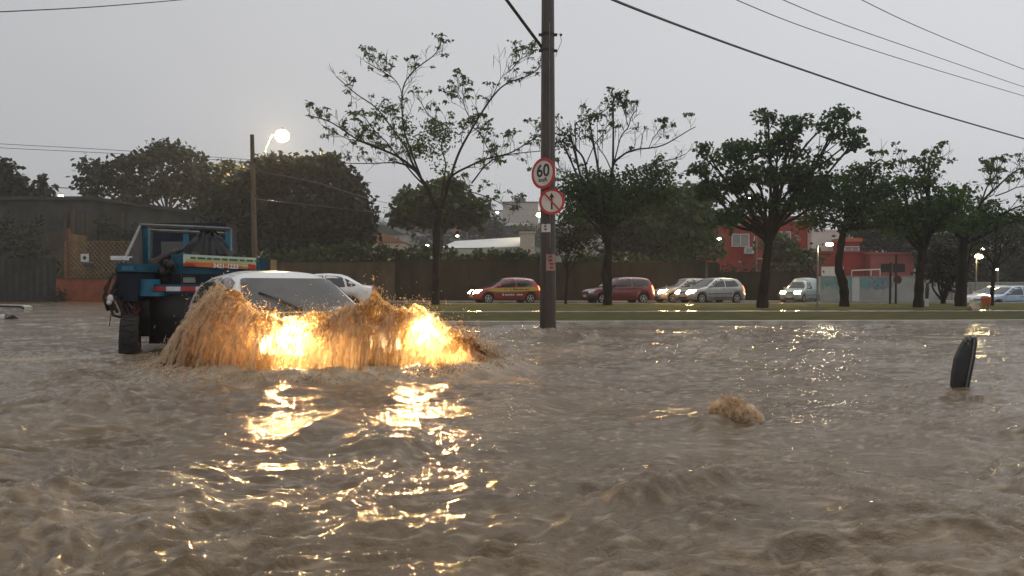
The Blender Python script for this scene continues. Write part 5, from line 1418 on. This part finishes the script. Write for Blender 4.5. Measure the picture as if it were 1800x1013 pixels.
# dark creepers and shrubs on the far left behind the gate
def shrub(label, pads, D, base_z, seed, leaf='leaf_hedge', dens=4.0, L=.2, W=.09, cat='shrub', name='shrub', group=None):
    rs = np.random.RandomState(seed); rg = random.Random(seed)
    b = P(pads[0][0], 500, D); t = thing(name, label, cat, (b.x, D, base_z), group=group)
    LV = Leaves(seed); LV.clusters(pads_clusters(pads, D, rs, dens, .5, .25, seed), 8, *((.34, .15) if group else (L, W)), .2, .15); LV.build('foliage', M[leaf], t)
    g = MB()
    for (cx, cy, rx, ry) in pads:
        c = P(cx, cy, D)
        for _ in range(4):
            e_ = c + Vector((rg.uniform(-.6, .6) * rx / F * D, rg.uniform(-.3, .3), rg.uniform(-.3, .8) * ry / F * D)); g.tube([(c.x + rg.uniform(-.2, .2), D, base_z), (c.lerp(e_, .5)), e_], [.03, .02, .01], 4, cap=False)
    g.build('stems', M['bark_far'], t, world=True)
SG = 'scrub growing behind the long dark wall'
shrub('scrubby bushes rising behind the wall below the dome-shaped tree', [(500, 452, 40, 12), (560, 448, 50, 14), (620, 440, 40, 16), (660, 446, 36, 14), (590, 460, 60, 12), (530, 462, 40, 8)], 56, .2, 201, 'leaf_hedge', 6.5, group=SG)
shrub('green bushes behind the wall left of the foreground trunk', [(700, 448, 34, 14), (735, 445, 28, 14), (680, 460, 40, 10), (740, 460, 30, 10)], 57, .2, 202, 'leaf_hedge', 7, group=SG)
shrub('bushes below the long pale roof behind the wall', [(800, 450, 34, 12), (840, 452, 40, 14), (880, 455, 34, 14), (820, 462, 50, 10), (915, 452, 26, 16), (940, 458, 22, 14)], 56, .2, 203, 'leaf_hedge', 7, group=SG)
shrub('bushes in deep shade behind the wall right of the big pole', [(1000, 462, 40, 8), (1040, 455, 36, 14), (1090, 455, 44, 14), (1150, 468, 44, 12)], 56, .2, 204, 'leaf_hedge', 4.6, group=SG)
shrub('long shaggy hedge below the red building', [(1250, 490, 34, 22), (1300, 480, 40, 16), (1350, 478, 40, 16), (1400, 480, 36, 16), (1300, 500, 50, 14), (1370, 498, 50, 14), (1425, 495, 20, 16)], 53, .1, 205, 'leaf_mango', 4.5, name='hedge', cat='hedge')
shrub('yellow-green hedge strip on top of the orange wall', [(125, 480, 20, 8), (150, 482, 24, 8), (180, 482, 22, 8), (200, 480, 16, 8)], 51.5, .1, 206, 'leaf_lime', 4.5, name='hedge', cat='hedge')
shrub('dark creeper hanging over the gate at the far left', [(20, 430, 40, 30), (60, 450, 40, 30), (10, 480, 40, 30), (50, 500, 30, 24), (85, 470, 24, 30), (0, 400, 40, 26)], 51.5, -.4, 207, 'leaf_mango', 4.2, name='creeper', cat='creeper')
shrub('low dark bush at the foot of the orange wall', [(112, 524, 16, 10), (100, 518, 14, 12)], 49.9, -.45, 208, 'leaf_mango', 4.0)
shrub('vines hanging down the warehouse front', [(180, 400, 30, 26), (200, 420, 26, 20), (60, 395, 20, 24), (230, 410, 22, 16)], 66.5, .8, 209, 'leaf_mango', 2.6, L=.3, W=.13, name='vine', cat='vine')

# ---------------------------------------------------------------- walls
def wall(px0, px1, pytop, D, label, m, name='wall', thick=.18, base=-.5, cap=None, cat='wall', posts=0, pm=None):
    a = P(px0, pytop, D); b = P(px1, pytop, D)
    t = thing(name, label, cat, ((a.x + b.x) / 2, D, base)); h = a.z - base; w_ = abs(b.x - a.x)
    g = MB(); g.box((0, 0, h / 2), (w_, thick, h)); g.build('panel', m, t)
    if cap: g = MB(); g.box((0, 0, h + .03), (w_ + .04, thick + .08, .06)); g.build('coping', cap, t)
    if posts:
        g = MB()
        for k in range(posts + 1): g.box((-w_ / 2 + w_ * k / posts, -thick / 2 - .03, h / 2 - .03), (.16, .06, h - .06))
        g.build('pilasters', pm or m, t)
    return t
wall(476, 692, 461, 50.2, 'long brownish rendered wall behind the white saloon', M['wall_brown'], cap=M['wall_dark'], posts=6)
wall(693, 960, 458, 50.4, 'long dark boundary wall behind the red car', M['wall_dark'], cap=M['wall_dark'], posts=8)
wall(961, 1262, 463, 50.4, 'long dark boundary wall behind the dark red and silver cars', M['wall_dark'], cap=M['wall_dark'], posts=8)
wall(1263, 1437, 480, 50.6, 'shadowed wall behind the small van', M['wall_dark'], cap=M['wall_dark'], posts=4)
wall(0, 98, 455, 50.6, 'dark metal gate at the far left', M['bld_grey'], name='gate', cat='gate', posts=8, pm=M['dirt_metal'])
wall(100, 250, 491, 50.5, 'low orange painted wall left of the truck', M['wall_orange'], cap=M['wall_brown'])
def graffiti_wall():
    D = 49.2; a = P(1440, 487, D); b = P(1662, 487, D)
    t = thing('graffiti_wall', 'pale wall with teal and grey graffiti along its top, behind the twin signboard', 'wall', ((a.x + b.x) / 2, D, 0)); h = a.z; w_ = b.x - a.x
    g = MB(); g.box((0, 0, h / 2), (w_, .2, h)); g.build('panel', M['wall_pale'], t)
    g = MB(); g.box((0, 0, h + .03), (w_ + .04, .28, .06)); g.build('coping', M['concrete'], t)
    rg = random.Random(77)
    for m_, n_, yy, x0_, x1_ in ((M['graffiti'], 34, -.104, -.49, -.02), (M['graffiti2'], 18, -.112, -.1, .06)):
        g = MB()
        for k in range(n_):
            x = w_ * (x0_ + (x1_ - x0_) * (k + rg.random() * .5) / n_); z = h * (.80 + .1 * rg.random()); pts = []
            s_ = .10 + .16 * rg.random(); ph = rg.random() * 6; tt = rg.choice((1.6, 2.4, 4.2))
            for q in range(9):
                a_ = ph + q / 8 * tt * 2; pts.append((x + math.cos(a_) * s_ * (1 - .05 * q), yy, z - s_ * .6 + math.sin(a_) * s_ * 1.3))
            g.tube(pts, .028 + .02 * rg.random(), 4)
        for k in range(n_ // 3):
            x = w_ * (x0_ + (x1_ - x0_) * rg.random()); g.box((x, yy, h * .7), (.05, .01, h * (.2 + .3 * rg.random())))
        g.build('graffiti', m_, t)
    g = MB(); g.box((-w_ / 2 + w_ * .28, -.12, h * .5 - .02), (.45, .1, h - .05)); g.build('pier', M['bld_white'], t)
graffiti_wall()
wall(1664, 1850, 496, 51, 'pale slatted fence behind the far right cars', M['wall_pale'], name='fence', cat='fence', posts=22, pm=M['concrete'], base=0)
def lattice():
    D = 50.6; a = P(115, 426, D); b = P(232, 489, D)
    t = thing('lattice_fence', 'brown criss-cross lattice fence above the orange wall', 'fence', (a.x, D, b.z)); w_ = b.x - a.x; h = a.z - b.z
    g = MB(); n = 15
    for k in range(-6, n):
        for s_ in (1, -1):
            x0_ = w_ * k / n; x1_ = x0_ + h * .9; z0_, z1_ = 0, h
            lo = max(0, (0 - x0_) / (x1_ - x0_)); hi = min(1, (w_ - x0_) / (x1_ - x0_))
            if hi <= lo: continue
            p0 = Vector((x0_ + (x1_ - x0_) * lo, .03 * s_, h * lo if s_ > 0 else h * (1 - lo))); p1 = Vector((x0_ + (x1_ - x0_) * hi, .03 * s_, h * hi if s_ > 0 else h * (1 - hi)))
            g.tube([p0, p1], .028, 4)
    g.build('slats', M['lattice'], t)
    g = MB(); g.box((w_ / 2, 0, h + .03), (w_ + .1, .1, .07)); g.box((w_ / 2, 0, -.03), (w_ + .1, .1, .06)); g.box((0, 0, h / 2), (.09, .1, h)); g.box((w_, 0, h / 2), (.09, .1, h)); g.build('rails', M['lattice'], t)
    g = MB(); g.tube([(P(121, 0, D).x - a.x, -.05, -.3), (P(121, 0, D).x - a.x, -.05, h + .9)], .11, 8); g.build('corner_post', M['rust'], t)
    s0 = P(149, 453.5, D - .2); s_ = thing('notice', 'small square white notice with a black mark hanging on the lattice fence', 'sign', s0)
    g = MB(); g.box((0, 0, 0), (.50, .03, .50)); g.build('board', M['plate'], s_)
    g = MB(); g.box((0, -.02, 0), (.22, .01, .15)); g.box((0, -.021, 0), (.08, .01, .26)); g.build('mark', M['sign_black'], s_)
    s0 = P(156, 467, D - .3); s_ = thing('mailbox', 'small dark box fixed to the lattice fence just under the white notice', 'box', s0)
    g = MB(); g.box((0, 0, 0), (.55, .2, .24)); g.prism([(-.3, -.12, .12), (.3, -.12, .12), (.3, .12, .18), (-.3, .12, .18)], (0, 0, .03)); g.build('case', M['black'], s_)
lattice()

# ---------------------------------------------------------------- buildings
def building(name, label, px0, px1, pytop, D, depth, base, m, windows=(), roof=None, roof_t=.25, over=.3, cat='building', extra=None, skew=0.):
    a = P(px0, pytop, D); b = P(px1, pytop, D)
    t = thing(name, label, cat, ((a.x + b.x) / 2, D, base)); w_ = b.x - a.x; h = a.z - base
    g = MB(); g.box((0, depth / 2, h / 2), (w_, depth, h)); g.build('wall', m, t)
    if roof:
        g = MB(); g.box((0, depth / 2, h + roof_t / 2), (w_ + over, depth + over, roof_t)); g.build('roof', roof, t)
    for (x0_, y0_, x1_, y1_) in windows:
        p0 = P(x0_, y0_, D) - Vector(t.location); p1 = P(x1_, y1_, D) - Vector(t.location)
        cx_, cz_ = (p0.x + p1.x) / 2, (p0.z + p1.z) / 2; ww, hh = abs(p1.x - p0.x), abs(p1.z - p0.z)
        g = MB(); g.box((cx_, -.03, cz_ + hh / 2), (ww, .07, .07)); g.box((cx_, -.05, cz_ - hh / 2), (ww + .1, .12, .07)); g.box((cx_ - ww / 2 + .035, -.03, cz_), (.07, .07, hh - .14)); g.box((cx_ + ww / 2 - .035, -.03, cz_), (.07, .07, hh - .14)); g.box((cx_, -.025, cz_), (.06, .06, hh - .14))
        f_ = g.build('window', M['bld_white'], t)
        g = MB(); g.box((cx_, -.008, cz_), (ww - .14, .02, hh - .14)); g.build('pane', M['pane'], f_)
    if extra: extra(t, w_, h)
    return t
def red_extra(t, w_, h):
    loc = Vector(t.location)
    g = MB(); p = P(1315, 441, 70) - loc; g.box((p.x, -.25, p.z), (.75, .45, .55)); ac = g.build('air_conditioner', M['bld_white'], t)
    g = MB(); g.box((p.x - .05, -.48, p.z), (.5, .02, .4)); g.build('grille', M['pane'], ac)
    g = MB(); p0 = P(1326, 416, 70) - loc; p1 = P(1323, 440, 70) - loc; g.tube([(p0.x, -.06, p0.z), (p1.x, -.06, p1.z)], .05, 6); g.build('pipe', M['bld_white'], t)
    g = MB(); g.box((w_ / 2, 5, .0), (.01, .01, .01))
    zb_ = P(0, 389, 70).z - loc.z; g = MB(); g.prism([(-w_ / 2 - .1, -.09, zb_ - .45), (w_ / 2 + .1, -.09, zb_ + .1), (w_ / 2 + .1, -.09, zb_ + .2), (-w_ / 2 - .1, -.09, zb_ - .33)], (0, .08, 0)); g.build('parapet_band', M['bld_white'], t)
    g = MB(); p = P(1345, 455, 70) - loc; g.box((p.x + .2, -.15, p.z), (1.8, .3, .08)); g.build('ledge', M['bld_white'], t)
building('red_building', 'red building with white parapet line and an air conditioner, behind the forked tree', 1264, 1428, 386, 70, 12, .8, M['bld_red'],
         [(1286, 412, 1317, 433), (1364, 408, 1390, 430)], M['bld_red'], .3, extra=red_extra)
building('white_block', 'plain white wall block at the right end of the red building', 1427, 1478, 407, 69, 10, .8, M['bld_white'], (), M['bld_white'], .15, .1)
building('red_annexe', 'low dark red annexe right of the crooked trunk', 1430, 1530, 445, 64, 8, .4, M['bld_red'], [(1483, 434, 1509, 442)][:0], M['bld_red'], .15)
building('red_annexe', 'faded pink-red low building behind the twin signboard', 1530, 1606, 447, 63, 8, .4, M['bld_red2'], (), M['bld_red2'], .15)
building('roof_hut', 'small orange-red rooftop hut with a cream strip window, above the low annexe', 1482, 1512, 425, 67, 5, 3.0, M['bld_red'], [(1484, 434, 1510, 443)], M['orange'], .3)
wall(1444, 1482, 469, 58, 'white panel wall below the white block', M['bld_white'], base=0)
def handrail():
    D = 62; a = P(1497, 476, D); b = P(1547, 473.5, D); t = thing('handrail', 'thin white handrail in front of the low red annexe', 'railing', (a.x, D, P(0, 486, D).z))
    w_ = b.x - a.x; h = a.z - t.location.z
    g = MB(); g.tube([(0, 0, h), (w_, 0, h + .1)], .05, 6)
    for k in (.0, .68, 1.): g.tube([(w_ * k, 0, 0), (w_ * k, 0, h + .1 * k)], .04, 6)
    g.build('bars', M['bld_white'], t)
handrail()

def warehouse():
    D = 68; a = P(-60, 352, D); b = P(345, 352, D); bs_ = 1.0
    t = thing('warehouse', 'long dark grey warehouse with a shallow sloping roof behind the gate and lattice fence', 'building', ((a.x + b.x) / 2, D, bs_)); w_ = b.x - a.x; h = a.z - bs_
    xr = w_ / 2; h2 = P(0, 378, D).z - bs_; xk = P(165, 0, D).x - t.location.x
    g = MB(); g.prism([(-xr, 0, 0), (xr, 0, 0), (xr, 0, h2), (xk, 0, h), (-xr, 0, h)], (0, 16, 0)); g.build('wall', M['bld_grey'], t)
    g = MB(); g.prism([(-xr - .3, -.4, h + .003), (xk, -.4, h + .003), (xr + .3, -.4, h2 + .003), (xr + .3, -.4, h2 + .28), (xk, -.4, h + .28), (-xr - .3, -.4, h + .28)], (0, 17, 0)); g.build('roof', M['roof_grey'], t)
    for (x0_, y0_, x1_, y1_) in ((134, 376, 166, 424), (180, 378, 214, 424)):
        p0 = P(x0_, y0_, D) - Vector(t.location); p1 = P(x1_, y1_, D) - Vector(t.location)
        g = MB(); g.bbox((p0.x, -.06, p1.z), (p1.x, -.01, p0.z)); dr = g.build('door_panel', M['wall_brown'] if x0_ == 134 else M['roof_grey'], t)
        g = MB(); 
        for k in range(5): g.bbox((p0.x + (p1.x - p0.x) * k / 4 - .04, -.09, p1.z), (p0.x + (p1.x - p0.x) * k / 4 + .04, -.061, p0.z))
        g.build('ribs', M['roof_grey'], dr)
    g = MB()
    for px_ in (117, 131, 172, 218): p = P(px_, 0, D).x - t.location.x; g.box((p, -.14, 3.2), (.3, .26, 6.4))
    g.build('piers', M['wall_brown'], t)
warehouse()
building('boundary_hut', 'pale low wall section seen through the gap beside the dark creeper', 78, 116, 410, 60, 3, .0, M['wall_brown'], ())

# hazy town in the gap
building('apartment_block', 'hazy beige apartment block with a rooftop tank, left of the big pole', 884, 946, 357, 232, 14, 11, M['bld_beige'], [(890 + 9 * i, 366 + 11 * j, 894 + 9 * i, 371 + 11 * j) for i in range(6) for j in range(3)], M['roof_grey'], .4,
         extra=lambda t, w_, h: MB().lathe((0, 5, h + .4), (0, 0, 1), [(0, 1.6), (1.5, 1.6), (1.6, .4)], 14).build('water_tank', M['bld_grey'], t))
building('apartment_block', 'pale hazy apartment block immediately left of the beige one', 862, 884, 372, 250, 12, 12, M['bld_white'], [(865 + 8 * i, 378 + 10 * j, 869 + 8 * i, 382 + 10 * j) for i in range(2) for j in range(3)], M['roof_grey'], .4)
building('tower_block', 'faint tall pale tower almost lost in the haze, right of the green round tree', 826, 852, 348, 390, 14, 26, M['bld_white'], [(829 + 8 * i, 354 + 9 * j, 833 + 8 * i, 358 + 9 * j) for i in range(3) for j in range(4)], M['bld_white'], .5)
building('tower_block', 'faint tower with a stepped top standing behind the hazy blocks', 850, 864, 368, 380, 12, 25, M['bld_beige'], (), M['bld_grey'], .5)
building('pale_shed', 'long low shed with a broad pale roof left of the beige house', 772, 912, 436, 104, 1.0, 4.0, M['wall_pale'], ())
def pale_roof():
    D = 104; t = thing('shed_roof', 'broad pale sheet roof sloping over the long shed', 'roof', P(842, 436, D))
    z = t.location.z; o = Vector(t.location)
    a, b, c, d = P(768, 438, D), P(914, 433, D), P(914, 417, 112), P(800, 424, 112)
    g = MB(); g.prism([a - o, b - o, c - o, d - o], (0, 0, -.12)); g.build('sheet', M['roof_pale'], t)
pale_roof()
building('beige_house', 'beige cube house touching the left side of the big pole', 915, 940, 410, 100, 6, 4, M['bld_beige'], [(933, 418, 938, 432)], M['bld_beige'], .2)
building('grey_house', 'grey house with flat pale roof behind the beige house', 884, 930, 397, 150, 8, 7, M['bld_grey'], (), M['roof_pale'], .5, .8)
building('pale_house', 'pale wall of a house seen through branches just right of the big pole', 975, 1048, 421, 72, 6, 1, M['wall_pale'], (), M['bld_grey'], .2)
def lit_sign():
    D = 71; o = P(1088, 428, D); t = thing('lit_sign', 'small glowing yellow-white shop sign seen between trunks', 'sign', o)
    g = MB(); g.box((0, .1, -.9), (2.4, .12, 2.0)); g.build('wall_board', M['cream'], t)
    g = MB(); rg = random.Random(5)
    for k in range(9): g.box((-.95 + k * .22 + .03 * rg.random(), 0, .02 * k % .05), (.13, .04, .18 + .08 * rg.random()))
    g.build('letters', M['lamp_sign'], t)
    g = MB(); g.box((-.9, .2, -2.4), (.12, .12, 3.)); g.box((.9, .2, -2.4), (.12, .12, 3.)); g.build('legs', M['grey_metal'], t)
lit_sign()
def house(px, py, w_, h, D, label, m, rm, rot=0.):
    c = P(px, py, D); bz = float(terr(np.array([c.x]), np.array([D]))[0]) - .5
    t = thing('hill_house', label, 'house', (c.x, D, bz), rot, group='houses on the hazy hillside'); hh = max(h, c.z - bz)
    g = MB(); g.box((0, 0, hh / 2), (w_, w_ * .8, hh)); g.build('wall', m, t)
    g = MB(); g.prism([(-w_ / 2 - .3, -w_ * .45, hh + .003), (w_ / 2 + .3, -w_ * .45, hh + .003), (0, -w_ * .45, hh + w_ * .22)], (0, w_ * .9, 0)); g.build('roof', rm, t)
    g = MB()
    for k in (-1, 1): g.box((k * w_ * .22, -w_ * .4 - .02, hh * .6), (w_ * .16, .05, hh * .3))
    g.build('window', M['pane'], t)
house(668, 430, 6.5, 3, 100, 'nearest hillside house with a reddish roof just right of the dome-shaped tree', M['bld_beige'], M['roof_tile'])
rg = random.Random(9)
hl = ['grey-roofed house at the foot of the hazy hill', 'pale hillside house left of the green round tree', 'whitish house high on the hazy hill', 'tan house half-way up the hazy hill', 'small hazy house on the hill ridge', 'hazy house under the green round tree',
      'hazy low house right of the foreground trunk', 'white-walled hazy house above the long shed', 'grey hazy house below the faint tower']
for (px_, py_, D_, lb) in ((690, 420, 170, 0), (712, 424, 190, 1), (724, 404, 300, 2), (698, 408, 270, 3), (672, 396, 380, 4), (738, 418, 210, 5), (790, 414, 180, 6), (822, 410, 200, 7), (836, 400, 280, 8)):
    house(px_, py_, 8 + 3 * rg.random(), 3.5, D_, hl[lb], rg.choice([M['bld_white'], M['bld_beige'], M['wall_pale']]), rg.choice([M['roof_tile'], M['roof_grey'], M['roof_pale']]), rg.uniform(-.4, .4))
hc = []
rsx = np.random.RandomState(4)
for _ in range(170):
    D_ = rsx.uniform(150, 420); x_ = rsx.uniform(-.30, .10) * D_; hc.append((x_, D_, float(terr(np.array([x_]), np.array([D_]))[0]) + rsx.uniform(.5, 2.5)))
LV = Leaves(400); C = np.array(hc); C = np.repeat(C, 26, 0) + rsx.normal(size=(len(hc) * 26, 3)) * np.array([2.6, 2.2, 1.3]); LV.clusters(C, 6, 1.0, .5, .9, .1)
tag(LV.build('woodland', M['leaf_mango'], None) if False else link_mesh('woodland', np.vstack(LV.V), np.arange(len(LV.V[0])).reshape(-1, 4), M['leaf_mango']), 'far-off scrub and treetops scattered over the hazy hillside', 'woodland', kind='stuff')

# ---------------------------------------------------------------- street furniture at right, bins, debris
def signboard():
    D = 40.4; b = P(1575, 541, D); t = thing('direction_board', 'dark twin-panel signboard on two posts in front of the graffiti wall', 'signboard', (b.x, D, .06)); o = Vector(t.location)
    for (x0_, x1_) in ((1548, 1567), (1569, 1590)):
        a, c = P(x0_, 464, D) - o, P(x1_, 479, D) - o; g = MB(); g.bbox((a.x, -.05, c.z), (c.x, 0, a.z)); p = g.build('panel', M['black'], t)
        g = MB(); g.bbox((a.x + .03, -.056, (a.z + c.z) / 2 - .02), (c.x - .03, -.051, (a.z + c.z) / 2 + .02)); g.build('rule', M['dirt_metal'], p)
    for px_, tz in ((1565, 462), (1575, 448)):
        a = P(px_, tz, D) - o; g = MB(); g.tube([(a.x, .04, -.1), (a.x + .03, .04, a.z)], .055, 8); g.build('post', M['dirt_metal'], t)
    g = MB(); a = P(1577, 492, D) - o; g.lathe((a.x, -.02, a.z), (0, -1, 0), [(0, .22), (.02, .22)], 20); g.build('small_round_sign', M['rust'], t)
signboard()
def striped_post():
    D = 35.6; b = P(1629, 544, D); t = thing('painted_post', 'slim dark post with a white painted foot beside the straight forked tree', 'post', (b.x, D, .06))
    h = P(0, 497, D).z - .06; g = MB(); g.tube([(0, 0, .0), (0, 0, .34)], .085, 8); g.build('white_foot', M['plate'], t)
    g = MB(); g.tube([(0, 0, .341), (.02, 0, h * .7), (.03, 0, h)], [.07, .09, .05], 8); g.build('shaft', M['black'], t)
striped_post()
def bin_():
    D = 27.6; b = P(1733, 551, D); t = thing('litter_bin', 'small orange litter bin on two thin legs beside the footpath', 'litter bin', (b.x, D, .06))
    g = MB()
    for s_ in (-1, 1): g.tube([(s_ * .07, 0, 0), (s_ * .07, 0, .30)], .016, 6)
    g.build('leg', M['rust'], t)
    g = MB(); g.lathe((0, 0, .22), (0, 0, 1), [(0, .11), (.02, .135), (.24, .165), (.25, .15)], 16); g.build('bucket', M['orange'], t)
    g = MB(); g.lathe((0, 0, .475), (0, 0, 1), [(0, .17), (.03, .165), (.07, .10), (.09, .03)], 16); g.build('lid', M['orange'], t)
    D = 27.9; b = P(1712, 552, D); t = thing('rubbish_sack', 'pale slumped sack standing left of the orange litter bin', 'sack', (b.x, D, .06))
    g = MB(); g.lathe((0, 0, 0), (0, 0, 1), [(0, .14), (.05, .19), (.16, .18), (.28, .10), (.36, .035), (.40, .06)], 14)
    for i, v_ in enumerate(g.v): v_.x += .02 * math.sin(i * 1.9); v_.y += .02 * math.cos(i * 2.3)
    g.build('bag', M['cream'], t, smooth=True)
    g = MB(); g.lathe((-.16, -.02, 0), (0, 0, 1), [(0, .09), (.05, .12), (.12, .10), (.2, .02)], 12); g.build('small_bag', M['lattice'], t, smooth=True)
bin_()
def debris():
    # black plastic panel stuck upright in the flood at right
    c = G(1686, 692); t = thing('black_panel', 'black curved plastic car panel sticking up out of the flood at right', 'debris', (c.x, c.y, -.1)); D = c.y; o = Vector(t.location)
    outline = [(1668, 700), (1671, 660), (1676, 630), (1684, 612), (1692, 598), (1699, 591), (1702, 595), (1706, 590), (1713, 589), (1715, 600), (1711, 630), (1705, 660), (1698, 695), (1694, 705)]
    ring = [P(x, y, D) - o for x, y in outline]
    n = len(ring); vs = []
    cen = sum(ring, Vector()) / n
    for k, off in enumerate((0, -.035, -.045)):
        sc_ = (1, .93, .55)[k]
        for p in ring: vs.append(cen.lerp(p, sc_) + Vector((0, off, 0)))
    back = [p + Vector((.02, .03, 0)) for p in ring]; vs += back
    fs = []
    for k in (0, 1):
        for i in range(n): fs.append([k * n + i, k * n + (i + 1) % n, (k + 1) * n + (i + 1) % n, (k + 1) * n + i])
    fs.append([2 * n + i for i in range(n)]); fs.append([3 * n + i for i in reversed(range(n))])
    for i in range(n): fs.append([i, 3 * n + i, 3 * n + (i + 1) % n, (i + 1) % n])
    link_mesh('shell', vs, fs, M['black'], t)
    g = MB(); g.tube([P(x, y, D - .05) - o for x, y in ((1713, 592), (1710, 620), (1703, 655), (1696, 692))], .008, 6); pass
    for (x, y) in ((1696, 598), (1704, 597), (1701, 604)): g.box(P(x, y, D - .05) - o, (.014, .02, .02))
    g.build('ribs', M['grey_metal'], t)
    # floating wreckage at the left edge
    D = 31; c = P(22, 548, D); t = thing('floating_debris', 'pale box-like wreckage half sunk at the left edge', 'debris', (c.x, D, -.05)); o = Vector(t.location)
    g = MB(); a = P(-8, 537, D) - o; b = P(40, 553, D) - o
    vs = [(a.x, 0, b.z - .1), (b.x, .1, b.z - .1), (b.x + .02, .1, a.z - .06), (b.x - .12, .1, a.z), (a.x, 0, a.z + .02)]
    g.prism(vs, (0, .5, 0)); g.build('hull', M['foam_debris'], t)
    g = MB(); g.tube([(a.x, -.03, a.z - .02), (b.x - .15, .07, a.z - .05), (b.x, .08, a.z - .14)], .035, 6); g.build('rim', M['dirt_metal'], t)
    D = 22.5; c = P(4, 560, D); t = thing('floating_debris', 'smaller pale lump with dark twigs in front of the wreckage at the left edge', 'debris', (c.x, D, 0))
    g = MB(); g.ball((0, 0, .04), .12, 7, (1.3, .8, .8)); g.build('lump', M['foam_debris'], t, smooth=True)
    g = MB(); rg = random.Random(2)
    for k in range(8): g.tube([(.08 + .03 * k, -.05, .02), (.14 + .04 * k, -.08, .05 + .08 * rg.random()), (.2 + .04 * k, -.05, .01)], .012, 5)
    g.build('twigs', M['bark'], t)
debris()

# ---------------------------------------------------------------- rain haze
hz = MB(); hz.bbox((-300, -40, -1.6), (300, 720, 62))
hm = bpy.data.materials.new('haze'); hm.use_nodes = True; nt = hm.node_tree; nt.nodes.clear()
out = nt.nodes.new('ShaderNodeOutputMaterial'); pv = nt.nodes.new('ShaderNodeVolumePrincipled')
pv.inputs['Color'].default_value = (.93, .94, .96, 1); pv.inputs['Density'].default_value = .0009; pv.inputs['Anisotropy'].default_value = .55
nt.links.new(pv.outputs[0], out.inputs['Volume'])
hb = tag(hz.build('haze', hm, None), kind='stuff'); tag(hb, 'thin grey rain haze filling the whole street', 'haze')
